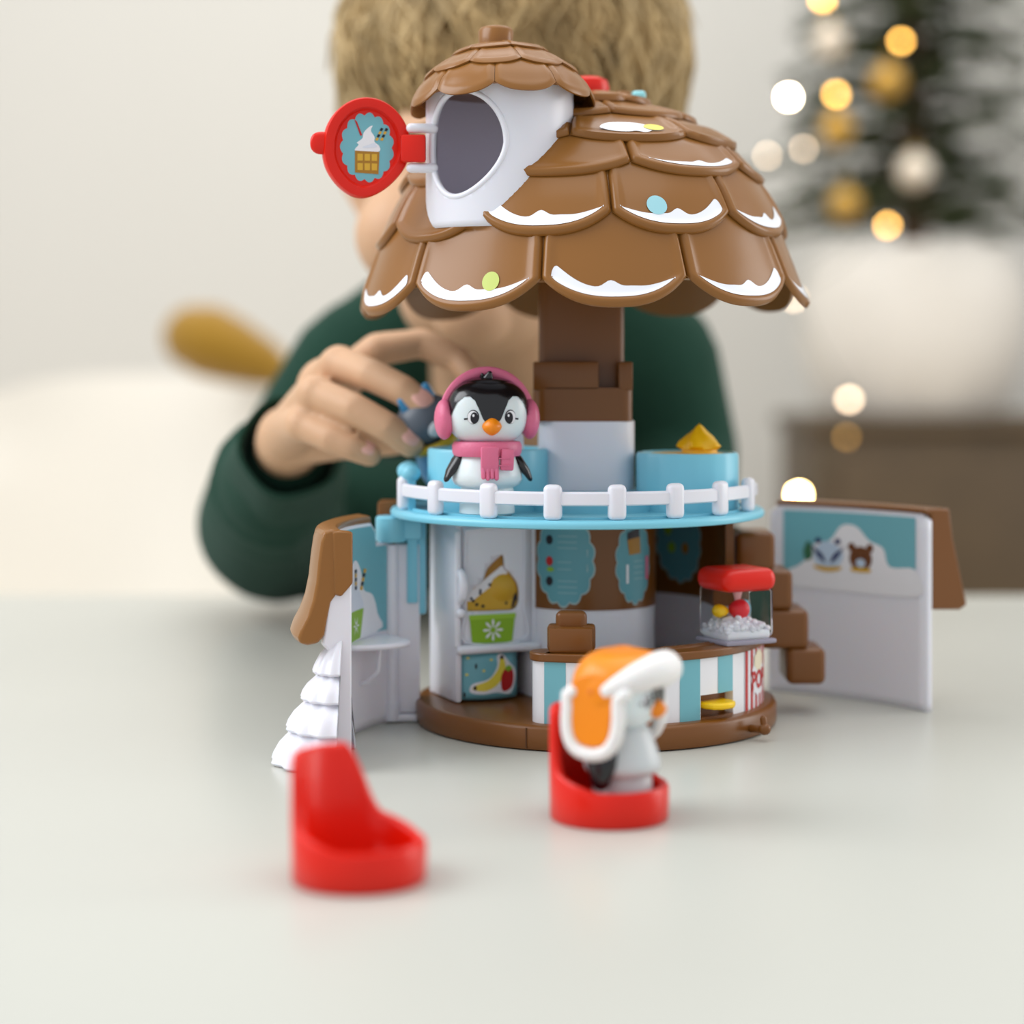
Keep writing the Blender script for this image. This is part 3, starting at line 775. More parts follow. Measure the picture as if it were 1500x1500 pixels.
def spot(th_deg, row, a, up, r, m, rx=None):
    s0, s1, cnt, ph, rise = rows[row]; hw = PI/cnt
    sc_ = botcurve(a, s1, rise)-up; rl = roof_r(sc_)
    def f(u, v):
        s = sc_-v; aa = a+u/(rl*hw); sb_ = botcurve(aa, s1, rise); tt = (s-s0)/(sb_-s0)
        return roof_at(s, R(th_deg)+aa*hw, LIFT*max(tt, 0)**1.3+.13*math.exp(-((min((1-abs(aa))*hw*rl, sb_-s)-.2)/.2)**2)+.035)
    surf('sprinkle', oval(0, 0, rx or r, r, 24), f, m, roof, .2)
icing(6, 0, -.86, .8); icing(-30, 0, -.86, .84); icing(42, 0, -.85, .82, True); icing(78, 0, -.85, .8, True); icing(-66, 0, -.85, .82, True); icing(-102, 0, -.8, .8); icing(114, 0, -.8, .8)
icing(24, 1, -.88, .84, True); icing(-12, 1, -.86, .88); icing(60, 1, -.86, .82, True); icing(96, 1, -.8, .8)
icing(36, 2, -.75, .8, True, .3); icing(81, 2, -.8, .75, True, .3)
spot(-30, 0, .3, 1.1, .4, PGREEN, .36); spot(24, 1, -.3, 1.15, .42, PBLUE)
# flat icing puddle high up
s0, s1, cnt, ph, rise = rows[3]; hw = PI/cnt
def f4(off):
    def f(u, v):
        s = (s1-.72)-v; t = (s-s0)/(s1-s0); return roof_at(s, R(17)+u/6.3, LIFT*max(t, 0)**1.3+off)
    return f
surf('icing', smoothpoly([(-1.3, 0), (-.9, .38), (.1, .4), (.7, .2), (.9, -.1), (.5, -.38), (.1, -.3), (-.3, -.36), (-.9, -.28)], 4), f4(.09), ICING, roof, .25)
surf('sprinkle', oval(.95, .0, .45, .24, 24), f4(.11), PYEL, roof, .2)
roof.matrix_local = Matrix.Translation((RCX*.01, 0, .22)) @ Matrix.Rotation(R(-1.2), 4, 'Y') @ Matrix.Translation((-RCX*.01, 0, -.22))
# finial pieces on the top of the roof
b = MB(); b.lathe([(.8, 26.7), (.95, 26.9), (1.0, 27.3), (.9, 27.6), (.6, 27.75), (0, 27.8)], (-.25, .6), 40); b.build('cherry_button', RED, roof)
b = MB(); b.lathe([(.4, 26.3), (.42, 26.8), (.3, 27.0), (0, 27.02)], (1.3, -.2), 24); b.build('candy_knob', BROWN, roof)
b = MB(); b.box((1.95, -.3, 26.75), (.62, .5, .5), .16, Matrix.Identity(4), 3); b.build('blue_candy', mat('candy_blue', (150, 222, 230), .2), roof)

# ---- dormer tower
def egg(cu, cz, w_, h, n=64):
    out = []
    for i in range(n):
        t = 2*PI*i/n
        z = math.sin(t); x = math.cos(t)
        wz = w_*(1.0 if z > 0 else 1-.2*z*z)
        out.append((cu+wz*x-.12*w_*max(0, -z), cz+h*z))
    return out
DA = R(-31)
ecu = DA*DR; ecz = 24.05
eg = egg(ecu, ecz, 1.88, 2.06)
def dc(off): return lambda u, v: (DX+(DR+off)*math.sin(u/DR), DY-(DR+off)*math.cos(u/DR), v)
dor = surf('dormer_tower', [(-PI*DR, 20.75), (PI*DR, 20.75), (PI*DR, 26.9), (-PI*DR, 26.9)], dc(-.12), WHITE, H, .28, holes=[eg], solid=.24)
b = MB(); b.tube([dc(-.08)(u, v) for u, v in egg(ecu, ecz, 1.93, 2.11)], .13, 10, closed=True); b.build('opening_rim', WHITE, dor)
b = MB(); b.lathe([(2.6, 21.2), (2.6, 26.4)], (DX, DY), 48, R(32), R(262), cap=False); b.lathe([(0, 21.2), (2.7, 21.2)], (DX, DY), 48, cap=False); b.build('inner_chute', mat('inner_plastic', (232, 228, 240), .4), dor)
b = MB(); b.lathe([(0, 26.3), (2.75, 26.3)], (DX, DY), 40, cap=False); b.build('inner_ceiling', BROWN2, dor)
# dormer cap
cctl = [(0, 28.35), (.9, 28.3), (1.7, 28.0), (2.4, 27.55), (3.0, 27.05), (3.4, 26.5), (3.62, 25.95), (3.72, 25.6)]
c2r = np.array([c[0] for c in cctl]); c2z = np.array([c[1] for c in cctl])
s2 = np.concatenate([[0], np.cumsum(np.hypot(np.diff(c2r), np.diff(c2z)))]); sd2 = np.linspace(0, s2[-1], 200)
ker = np.hanning(25); ker /= ker.sum()
def sm2(v):
    p = np.interp(sd2, s2, v); q = np.concatenate([2*p[0]-p[1:13][::-1], p, 2*p[-1]-p[-13:-1][::-1]]); return np.convolve(q, ker, 'valid')
p2r, p2z = sm2(c2r), sm2(c2z)
CAPC = (DX+.1, DY-.05)
cap_raw, cap_s, _ = make_prof(p2r, p2z, sd2, (0, 0))
MC = Matrix.Translation((CAPC[0], CAPC[1], 26)) @ Matrix.Rotation(R(-2.5), 4, 'Y') @ Matrix.Rotation(R(-4), 4, 'X') @ Matrix.Translation((0, 0, -26))
def cap_at(s, a, off): return tuple(MC @ Vector(cap_raw(s, a, off)))
vs = []; fs = []; NA, NS = 60, 16; sN = cap_s(26.15)
for off in (-.02, -.2):
    for j in range(NS+1):
        for i in range(NA): vs.append(cap_at(.01+(sN-.01)*j/NS, 2*PI*i/NA, off))
n1 = (NS+1)*NA
for sd_ in (0, 1):
    for j in range(NS):
        for i in range(NA): fs.append((sd_*n1+j*NA+i, sd_*n1+j*NA+(i+1) % NA, sd_*n1+(j+1)*NA+(i+1) % NA, sd_*n1+(j+1)*NA+i))
for i in range(NA): fs.append((NS*NA+i, NS*NA+(i+1) % NA, n1+NS*NA+(i+1) % NA, n1+NS*NA+i))
b = MB(); b.v = vs; b.f = fs; cap = b.build('dormer_cap', BROWN, H, sharp=60)
e1, e2, e3 = cap_s(25.68), cap_s(26.9), cap_s(27.8)
for (s0, s1, cnt, ph, rise) in ((e2-.45, e1, 9, 16, .42), (e3-.35, e2, 9, -4, .28), (.1, e3, 7, -12, .16)):
    for i in range(cnt):
        shingle('shingle', cap_at, s0, s1, R(ph+360/cnt*i), PI/cnt, rise, .0, .13, BROWN, cap, rim=.045, na=16, nt=10, thick=.1, rimw=.12)
b = MB(); Mk = MC @ Matrix.Translation((-.2, .1, 28.0)) @ Matrix.Rotation(R(4), 4, 'Y')
b.lathe([(.68, 0), (.7, .5), (.72, .95), (.64, 1.08), (.5, 1.12), (0, 1.12)], M=Mk, seg=32, rad=lambda a, z: 1+.06*math.sin(2*a)); b.build('chimney_knob', BROWN, cap, sharp=60)
# lid, hinged open to the left
LC = Vector((-9.4, -6.0, 24.0)); la = R(14)
ML = Matrix.Translation(LC) @ Matrix.Rotation(la, 4, 'Z')      # local x right, y away from camera, z up
lo = egg(0, 0, 1.78, 2.02); li = egg(0, 0, 1.3, 1.55)
def lidring(o0, sc_, y): return [(x*sc_, y, z*sc_) for x, z in o0]
b = MB()
rings = [lidring(lo, .985, .55), lidring(lo, 1, .4), lidring(lo, 1, -.02), lidring(lo, .975, -.12), lidring(lo, .93, -.14), lidring(li, 1.05, -.1), lidring(li, 1.0, .02), lidring(li, .97, .1), lidring(li, .01, .12)]
n = len(lo); vs = [p for r_ in rings for p in r_]; fs = []
for j in range(len(rings)-1):
    for i in range(n): fs.append((j*n+i, j*n+(i+1) % n, (j+1)*n+(i+1) % n, (j+1)*n+i))
fs.append(tuple(range(n)))
b.add(vs, fs, ML); b.ell((-1.78, .15, .15), (.52, .2, .46), ML, 24, 12, .8)
lid = b.build('porthole_lid', RED, H, sharp=45)
b = MB(); Mh = Matrix.Translation((-7.3, -6.1, 24.0))
b.box((-.25, 0, -.05), (1.0, .4, 1.1), .1, Mh); b.build('hinge_link', RED, lid)
for z in (-.82, .78):
    b = MB(); b.tube([(-7.65, -6.05, 24+z), (-6.75, -5.9, 24+z)], .2, 12); b.build('hinge_lug', WHITE, dor)
def onlid(off): return lambda u, v: tuple(ML @ Vector((u, .12-off, v)))
surf('lid_sticker_border', scallop(0, .02, 1.12, 1.42, 15, .1), onlid(.015), STICKW, lid, .4)
surf('lid_sticker', scallop(0, .02, 1.06, 1.36, 15, .1), onlid(.025), TEAL, lid, .4)
surf('whipped_cream_print', smoothpoly([(-.5, -.12), (-.35, .12), (-.42, .2), (-.2, .38), (-.15, .6), (.05, .82), (.22, .9), (.15, .7), (.3, .45), (.3, .25), (.48, .1), (.5, -.12), (0, -.2)], 4), onlid(.035), STICKW, lid, .4)
surf('cream_shadow_print', smoothpoly([(-.2, .02), (.1, .0), (.4, .05), (.28, .2), (.05, .12)], 4), onlid(.042), mat('cream_print', (222, 228, 240), .4), lid, .4)
surf('waffle_print', [(-.5, -1.0), (.46, -1.05), (.5, -.15), (-.5, -.12)], onlid(.04), GOLDD, lid, .4)
for i in range(3):
    for j in range(2):
        surf('waffle_hole', [(-.4+i*.29, -.9+j*.38), (-.18+i*.29, -.9+j*.38), (-.18+i*.29, -.62+j*.38), (-.4+i*.29, -.62+j*.38)], onlid(.05), GOLDP, lid, .4)
surf('cherry_stick_print', [(-.52, 1.12), (-.42, 1.05), (-.2, .5), (-.28, .48)], onlid(.045), REDP, lid, .4)
for k in range(4):
    for o_ in (0, .2):
        surf('wafer_stick_print', [(.32+o_+k*.06, .32+k*.13), (.42+o_+k*.06, .3+k*.13), (.48+o_+k*.06, .4+k*.13), (.38+o_+k*.06, .43+k*.13)], onlid(.045), DARKP if k % 2 else GOLDP, lid, .4)

# ================================================================= FIGURES
def head_y(x, z, c, r, e):
    """front surface (towards -Y) of the superellipsoid used for heads"""
    # |x/rx|^(2/e)... the ell() parametrisation with exponent e
    p = 2/e
    q = 1-abs((z-c[2])/r[2])**p
    if q <= 0: return c[1]
    w_ = q - abs((x-c[0])/r[0])**p
    return c[1]-r[1]*(max(w_, 0))**(1/p)
HC, HR, HE = (0, 0, 4.35), (1.72, 1.5, 1.42), .82

def Hs(phi, z, off):
    q = min(1, abs((z-HC[2])/HR[2]))
    W_ = max(0, 1-q**(2/HE))**(HE/2)
    sg = lambda v: math.copysign(abs(v)**HE, v)
    k = 1+off/1.5
    return (HR[0]*W_*sg(math.sin(phi))*k, -HR[1]*W_*sg(math.cos(phi))*k, HC[2]+(z-HC[2])*k)
def penguin_base(root, body_m, face=True):
    b = MB(); b.lathe([(1.05, 0), (1.18, .1), (1.15, 1.0), (1.1, 1.15), (1.38, 1.3), (1.5, 1.5), (1.48, 1.75), (1.3, 2.3), (1.12, 2.8), (.9, 3.1), (0, 3.2)], seg=48)
    b.build('body', body_m, root, sharp=50)
    b = MB(); b.ell(HC, HR, None, 48, 32, HE); b.build('head', PENG, root, sharp=80)
    T = [(-180, 3.3), (-140, 3.35), (-105, 3.5), (-85, 3.7), (-72, 4.0), (-62, 4.4), (-52, 4.78), (-40, 5.02), (-29, 5.03), (-20, 4.85), (-14, 4.5), (-9, 4.1), (-4, 3.86)]
    T = T+[(0, 3.84)]+[(-a, z) for a, z in reversed(T)]
    T = [(-180, 3.3)]+[p for i in range(len(T)-1) for p in [T[i], ((T[i][0]+T[i+1][0])/2, (T[i][1]+T[i+1][1])/2)]][1:]+[(180, 3.3)]
    surf('black_crown', [(R(a)*1.6, z) for a, z in T]+[(PI*1.6, 5.765), (-PI*1.6, 5.765)], lambda u, v: Hs(u/1.6, v, .03), BLACK, root, .11)
    if face:
        def hf(off): return lambda u, v: (u, head_y(u, v, HC, HR, HE)-off, v)
        fc = root
        for s in (-1, 1):
            surf('eye_ring', oval(s*.78, 4.18, .24, .3, 24), hf(.02), DARKP, fc, .1)
            surf('eye_white', oval(s*.8, 4.17, .215, .27, 24), hf(.026), STICKW, fc, .1)
            surf('pupil', oval(s*.74, 4.14, .16, .24, 24), hf(.032), DARKP, fc, .1)
            surf('eye_glint', oval(s*.74-.04, 4.24, .045, .06, 12), hf(.038), STICKW, fc, .1)
            surf('eyelash', [(s*1.0, 4.14), (s*1.16, 4.12), (s*1.14, 4.05), (s*1.0, 4.07)], hf(.03), DARKP, fc, .1)
        b = MB(); b.ell((0, head_y(0, 3.75, HC, HR, HE)-.02, 3.78), (.42, .42, .38), None, 20, 14, 1.25); b.build('beak', ORANGE, root)

def wings(root, big=False):
    for s in (-1, 1):
        b = MB(); b.tube([(s*1.15, .15, 2.75), (s*1.4, .15, 2.2), (s*1.55, .15, 1.7), (s*1.6, .15, 1.2)] if big else [(s*.95, -.1, 2.75), (s*1.3, -.2, 2.3), (s*1.62, -.35, 1.85), (s*1.75, -.4, 1.6)], [.45, .6, .6, .42] if big else [.3, .38, .3, .2], 14, flat=.6); b.build('wing', BLACK, root)

# penguin with earmuffs
p1 = thing('penguin_figure', 'toy penguin with pink earmuffs and scarf standing on the blue balcony', 'toy figure', (-4.62, -4.9, 9.18), R(9))
p1.scale = (.96, .96, .96)
penguin_base(p1, PENG); wings(p1)
b = MB(); b.tube([(0, -.3, 5.75), (.05, -.45, 5.98)], [.3, .12], 10); b.tube([(-.2, -.2, 5.75), (-.25, -.35, 5.93)], [.2, .08], 8); b.ell((0, 0, 5.42), (1.22, 1.08, .44), None, 32, 16); b.build('feather_tuft', BLACK, p1)
arc = [(1.85*math.cos(t), 0, 4.1+1.96*math.sin(t)) for t in [R(x) for x in range(10, 171, 8)]]
b = MB(); b.tube(arc, .16, 10, flat=1.4); em = b.build('earmuff_band', PINK, p1)
for s in (-1, 1):
    b = MB(); b.ell((s*1.83, -.02, 4.05), (.42, .8, .86), None, 24, 16); b.build('ear_cup', PINK, p1)
b = MB()
b.lathe([(1.1, 2.55), (1.4, 2.5), (1.47, 2.65), (1.48, 2.95), (1.4, 3.1), (1.0, 3.15)], seg=48, rad=lambda a, z: 1); sc = b.build('scarf', PINK, p1)
b = MB(); b.box((-.1, -1.5, 2.4), (.76, .26, 1.1), .1); b.box((.52, -1.46, 2.42), (.56, .22, .9), .08, Matrix.Rotation(R(3), 4, 'Y'))
for k in range(4): b.tube([(-.38+k*.185, -1.55, 2.0), (-.38+k*.185, -1.6, 1.68-.05*(k % 2))], .1, 8)
for z in (2.45, 2.15): b.box((.52, -1.58, z), (.5, .05, .05), .02)
b.build('scarf_ends', PINK, p1)

# red tub seats
def seat(name, label, loc, rz):
    root = thing(name, label, 'toy seat', loc, rz, )
    vs = []; N = 96
    def hgt(a):   # backrest centred on azimuth 180 (behind the sitter)
        d = abs(((math.degrees(a)-180+180) % 360)-180)
        if d < 33: return 3.75
        q = min(1, (d-33)/37); q = q*q*(3-2*q)
        return 3.75-1.95*q - .6*min(1, max(0, (d-50)/65))
    rings = []
    def ring(r, zf): rings.append([(r*math.sin(2*PI*i/N), -r*math.cos(2*PI*i/N), zf(2*PI*i/N)) for i in range(N)])
    ring(1.9, lambda a: 0); ring(2.0, lambda a: .08); ring(2.02, lambda a: hgt(a)*.5); ring(2.02, lambda a: hgt(a)-.1); ring(1.96, lambda a: hgt(a)); ring(1.78, lambda a: hgt(a)-.01); ring(1.7, lambda a: hgt(a)-.12)
    ring(1.68, lambda a: hgt(a)*.5); ring(1.62, lambda a: .5); ring(1.4, lambda a: .42); ring(.02, lambda a: .42)
    fs = []; vs = [p for r_ in rings for p in r_]
    for j in range(len(rings)-1):
        for i in range(N): fs.append((j*N+i, j*N+(i+1) % N, (j+1)*N+(i+1) % N, (j+1)*N+i))
    fs.append(tuple(range(N)))
    b = MB(); b.v = vs; b.f = fs
    o = b.build('shell', RED, root, sharp=60)
    b = MB(); b.lathe([(.55, .42), (.55, .55), (.45, .6), (0, .6)], seg=32); b.build('seat_stud', RED, root)
    return root
seat('red_toy_seat', 'empty red round toy seat with tall back, nearest in the front left', (-8.15, -26.6, 0), R(52))
seat('red_toy_seat', 'red round toy seat holding the penguin with the orange hat', (-.32, -18.6, 0), R(50))

# penguin with orange trapper hat
p2 = thing('penguin_figure', 'toy penguin in orange trapper hat sitting in the red seat', 'toy figure', (.12, -18.6, .46), R(62))
p2.scale = (.88, .88, .88)
GREYW = mat('pale_grey_penguin', (205, 210, 212), .3, sss=.1)
penguin_base(p2, GREYW); wings(p2, True)
TH = [(-180, 3.5), (-120, 3.6), (-95, 4.0), (-75, 4.35), (-55, 4.6), (-25, 4.85), (0, 4.95), (25, 4.85), (55, 4.6), (75, 4.35), (95, 4.0), (120, 3.6), (180, 3.5)]
hat = surf('hat', [(R(a)*1.8, z) for a, z in TH]+[(PI*1.8, 5.765), (-PI*1.8, 5.765)], lambda u, v: Hs(u/1.8, v, .22), ORANGE, p2, .12, solid=.16)
FUR = mat('hat_fur', (240, 238, 236), .55, sss=.15, bump=.3, bscale=500)
pts = []
for k in range(0, 25):
    a = R(-82+164*k/24)      # front rim across the forehead
    pts.append((1.82*math.sin(a), .0-1.72*math.cos(a), 4.5+.85*math.cos(a)))
b = MB(); b.tube(pts, [.27+.33*math.cos(R(-82+164*k/24)) for k in range(25)], 16, flat=1.1)
b.build('fur_brim', FUR, hat)
pts = [(1.8*math.sin(R(a)), .05-1.62*math.cos(R(a)), 3.4) for a in range(115, 246, 10)]
b = MB(); b.tube(pts, .25, 12); b.build('fur_trim', FUR, hat)
for s in (-1, 1):
    fl_ = smoothpoly([(-1.15, 4.95), (-1.2, 4.0), (-1.12, 3.1), (-.85, 2.65), (-.35, 2.5), (.15, 2.6), (.42, 3.0), (.5, 3.9), (.55, 4.9), (-.3, 5.25)], 4)
    # flap lies on the side of the head: (y, z) outline
    def fp(y, z, o_=0):
        return (s*(1.82+o_+.09*(4.6-z)), -y, z)
    b = MB(); n = len(fl_)
    vs = [fp(y, z, -.1) for y, z in fl_]+[fp(y, z, .17) for y, z in fl_]
    b.add(vs, [tuple(range(n)), tuple(reversed(range(n, 2*n)))]+[(i, (i+1) % n, (i+1) % n+n, i+n) for i in range(n)])
    b.build('ear_flap', ORANGE, hat, bevel=.08)
    seq = smoothpoly([(-1.2, 4.5), (-1.36, 3.9), (-1.32, 3.0), (-1.0, 2.42), (-.35, 2.22), (.3, 2.38), (.66, 2.9), (.75, 3.6), (.72, 4.3), (.9, 4.6)], 3)[:-3]
    b = MB(); b.tube([fp(y, z, .05) for y, z in seq], .26, 12); b.build('flap_fur', FUR, hat)
b = MB(); b.ell((-1.98, .35, 4.55), (.08, .14, .14)); b.build('hat_button', mat('hat_button', (225, 115, 14), .4), hat)

# figure in the hand
BF = mat('blue_figure_plastic', (62, 142, 190), .35)
GF = mat('grey_figure_plastic', (90, 98, 108), .4)
p3 = thing('animal_figure', 'blue and grey toy animal figure held in the fingers of the child', 'toy figure', (-6.9, 2.4, 11.6))
p3.rotation_euler = (R(12), R(-28), R(20))
b = MB(); b.lathe([(1.0, -1.6), (1.1, -1.4), (1.25, -.6), (1.0, .2), (.8, .5), (0, .6)], seg=32); b.build('body', BF, p3)
b = MB(); b.ell((0, 0, 1.45), (1.35, 1.2, 1.1), None, 32, 20); hd = b.build('head', GF, p3)
b = MB()
for s in (-1, 0, 1): b.tube([(s*.5, 0, 2.2), (s*.62, .05, 2.75)], [.4, .22], 12)
b.build('blue_crest', BF, p3)
b = MB(); b.ell((0, -.75, 1.3), (.55, .6, .5), None, 20, 14); b.build('muzzle', mat('figure_white', (205, 210, 215), .4), p3)
b = MB(); b.tube([(1.1*math.cos(R(a)), 1.1*math.sin(R(a)), .45) for a in range(0, 360, 20)], .22, 10, closed=True); b.build('collar', mat('figure_collar', (190, 160, 40), .4), p3)

# ================================================================= CHILD
def W(px, py, d): return (CAMX+(px-750)*d/FPX, CAMY+d, CAMZ-(py-530)*d/FPX)
kid = thing('person', 'blond child in a dark green sweater leaning over the table behind the toy house', 'person', (0, 0, 0))
def remesh(o, vox, smooth=4, sub=0):
    r_ = o.modifiers.new('union', 'REMESH'); r_.mode = 'VOXEL'; r_.voxel_size = vox*.01; r_.use_smooth_shade = True
    s_ = o.modifiers.new('smooth', 'SMOOTH'); s_.factor = .5; s_.iterations = smooth
    return o
b = MB()
# head and face (face tipped down towards the toy)
b.ell((-3.7, 25.5, 31.5), (8.2, 8.8, 8.6), None, 40, 28)
b.ell((-4.7, 22.2, 24.5), (7.0, 7.4, 7.6), None, 36, 24)
b.ell((-5.4, 19.4, 19.2), (4.3, 4.6, 3.6), None, 30, 20)
b.ell((-5.6, 16.6, 18.0), (2.2, 2.2, 2.0), None, 24, 16)       # chin
for s in (-1, 1): b.ell((-4.9+s*3.9, 17.6, 22.0), (3.0, 3.0, 2.9), None, 24, 16)   # cheeks
b.tube([(-4.9, 15.8, 26.2), (-5.0, 14.3, 23.6), (-5.05, 13.7, 22.6)], [.75, .85, 1.0], 14)      # nose
b.tube([(-6.9, 14.9, 20.1), (-5.2, 14.3, 20.4), (-3.4, 15.0, 20.1)], [.35, .5, .35], 10)   # upper lip
b.tube([(-6.6, 15.0, 19.4), (-5.3, 14.5, 19.3), (-3.8, 15.1, 19.4)], [.35, .55, .35], 10)
for s in (-1, 1):   # ears
    b.tube([(-4.4+s*7.0, 25.5, 27.3), (-4.4+s*8.0, 26.3, 27.0), (-4.5+s*8.1, 26.4, 25.4), (-4.7+s*7.0, 25.4, 23.6)], [.5, .75, .7, .5], 10)
b.tube([(-4.4, 27, 21), (-4.3, 33, 16), (-4.2, 37, 12)], [4.2, 4.2, 4.8], 24)     # neck
b.tube([(-4.2, 42, 12), (-4.0, 57.5, 0), (-3.8, 62, -14)], [7, 7, 8], 24)     # torso
for s in (-1, 1): b.tube([(-4.2, 39, 13), (-4.2+s*7.5, 39, 13.2)], [4.5, 2.8], 18)
# right arm of the child (left in the picture)
elb = (-17.9, 35.5, 4.8); wr = W(424, 640, 96)
b.tube([(-12.5, 37, 13.5), (-15.6, 37, 8), elb], [3.4, 3.0, 2.8], 20)
b.tube([elb, ((elb[0]+wr[0])/2, (elb[1]+wr[1])/2, (elb[2]+wr[2])/2), wr], [2.8, 2.2, 1.6], 20)
# other arm lies on the table behind the house
elb2 = (5.6, 33, 4.0)
b.tube([(3.4, 39, 13.0), (5.6, 39, 8), elb2, (2.0, 24, 2.3), (-.5, 20, 2.0)], [3.2, 2.8, 2.6, 2.0, 1.6], 20)
mc = {'index': W(553, 512, 92.5), 'middle': W(497, 533, 90), 'ring': W(463, 577, 88.5), 'pinky': W(443, 622, 88.5)}
for k, r0 in (('index', 1.0), ('middle', 1.1), ('ring', 1.1), ('pinky', 1.0)):
    m_ = tuple((wr[i]+mc[k][i])/2+(.2 if i == 2 else 0) for i in range(3))
    b.tube([wr, m_, mc[k]], [1.4, 1.05, r0*.82], 16)
b.ell(W(480, 572, 91.8), (1.5, 1.1, 1.6), None, 20, 14)
fing = {
 'index': ([mc['index'], W(618, 503, 93), W(672, 528, 92.5), W(705, 566, 91.5)], [.8, .74, .68, .6]),
 'middle': ([mc['middle'], W(545, 550, 88), W(592, 573, 87.2), W(622, 598, 87)], [.8, .74, .7, .64]),
 'ring': ([mc['ring'], W(520, 600, 87), W(568, 626, 86.6), W(602, 651, 86.8)], [.78, .72, .68, .62]),
 'pinky': ([mc['pinky'], W(487, 643, 87.4), W(515, 655, 87.2), W(542, 666, 87.4)], [.72, .67, .62, .55]),
 'thumb': ([wr, W(500, 640, 94), W(575, 640, 93.5), W(635, 628, 92.3)], [1.5, 1.1, .9, .75])}
for k, (p, r_) in fing.items(): b.tube(p, r_, 16)
# second hand, palm down on the table behind the house
for k in range(4): b.tube([(-.5, 20, 1.8), (-2.4+k*1.05, 16.5, 1.6), (-3.6+k*1.2, 13.4, 1.2), (-4.0+k*1.25, 11.6, .75)], [1.5, .9, .75, .6], 12)
b.tube([(-.5, 20, 1.8), (2.3, 17.2, 1.4), (3.1, 15.4, .9)], [1.4, .8, .6], 12)
# legs
for s in (-1, 1): b.tube([(-3.8+s*5, 61, -16), (-3.8+s*5.2, 61, -38), (-3.8+s*5.2, 62, -57)], [6, 4.2, 2.8], 20)
body = b.build('body', SKIN, kid, sharp=180); remesh(body, .15, 4)
# eyes, brows, lips
for s in (-1, 1):
    b = MB(); b.ell((-4.9+s*2.9, 15.55, 25.2), (1.0, .7, .75), None, 20, 14); b.build('eye', mat('eye_white', (235, 232, 228), .2), kid)
    b = MB(); b.ell((-4.9+s*2.8, 15.0, 25.0), (.5, .3, .5), None, 16, 12); b.build('iris', mat('eye_iris', (70, 60, 50), .15), kid)
    b = MB(); b.tube([(-4.9+s*1.5, 15.0, 26.9), (-4.9+s*3.0, 15.0, 27.3), (-4.9+s*4.6, 16.0, 26.9)], [.22, .28, .15], 8); b.build('eyebrow', HAIRD, kid)
b = MB(); b.tube([(-6.8, 14.6, 19.9), (-5.2, 13.95, 20.0), (-3.5, 14.7, 19.9)], [.2, .38, .2], 10); b.build('lips', mat('lips', (190, 110, 100), .4), kid)
for k, rn in (('middle', .6), ('ring', .56), ('pinky', .48)):
    p, r_ = fing[k]
    tip = Vector(p[-1]); dr = (tip-Vector(p[-2])).normalized()
    nrm = Vector((.25, -.75, .55)); nrm = (nrm-dr*nrm.dot(dr)).normalized(); sd_ = dr.cross(nrm)
    Mn = Matrix.Translation(tip-dr*.2+nrm*(r_[-1]-.1)) @ Matrix((( dr.x, sd_.x, nrm.x, 0), (dr.y, sd_.y, nrm.y, 0), (dr.z, sd_.z, nrm.z, 0), (0, 0, 0, 1)))
    b = MB(); b.ell((-.1, 0, -.06), (rn*.9, rn*.75, .17), Mn, 18, 10, .85); b.build('fingernail', NAIL, kid)
# sweater
b = MB()
b.tube([(-4.3, 41.5, 13.8), (-4.1, 52, 6.5), (-3.9, 58.5, -1), (-3.8, 62, -18)], [9.4, 8.8, 9, 10.4], 32)
b.tube([(-13.2, 38, 14), (-9, 37.5, 17), (-4.3, 37, 17.6), (1, 37.5, 17.2), (4.6, 38, 15.2)], [4.8, 5.0, 5.2, 5.0, 4.8], 24)
b.tube([(-12.6, 38, 14.5), (-15.2, 38.4, 11.0), (-17.2, 38.0, 7.2), (-17.8, 36.0, 5.6)], [5.0, 4.6, 4.6, 4.9], 24)
dirw = (Vector(wr)-Vector(elb)).normalized(); cuff = Vector(wr)-dirw*.9+Vector((.1, 0, -.25))
b.tube([(-17.9, 35.8, 5.5), (-17.6, 29.5, 6.0), tuple(cuff-dirw*6+Vector((-.3, 0, -.4))), tuple(cuff-dirw*2.6)], [4.9, 4.3, 3.2, 2.35], 28)
b.tube([(-15.5, 33, 5.6), (-11.0, 33, 6.2)], [4.6, 3.8], 24)   # folds bunched inside the elbow
b.tube([(4.6, 38, 15), (6.2, 38.5, 9.5), (5.6, 34, 5.0)], [4.9, 4.4, 4.3], 24)
b.tube([(5.6, 34, 4.6), (2.0, 25.0, 3.7), (1.6, 24, 3.6)], [4.2, 3.3, 3.2], 24)
# cloth folds on the sleeve
for k in range(5):
    q = k/4
    c0 = Vector((-17.9, 35.5, 5.5)).lerp(cuff, .1+.55*q)
    pts = [tuple(c0+Vector((math.cos(R(t))*(4.3-q*.8), math.sin(R(t))*1.2-1.5, math.sin(R(t))*(4.1-q*.8)))) for t in range(120, 300, 20)]
    b.tube(pts, .45, 8)
sw = b.build('sweater', KNIT, kid, sharp=180); remesh(sw, .34, 5)
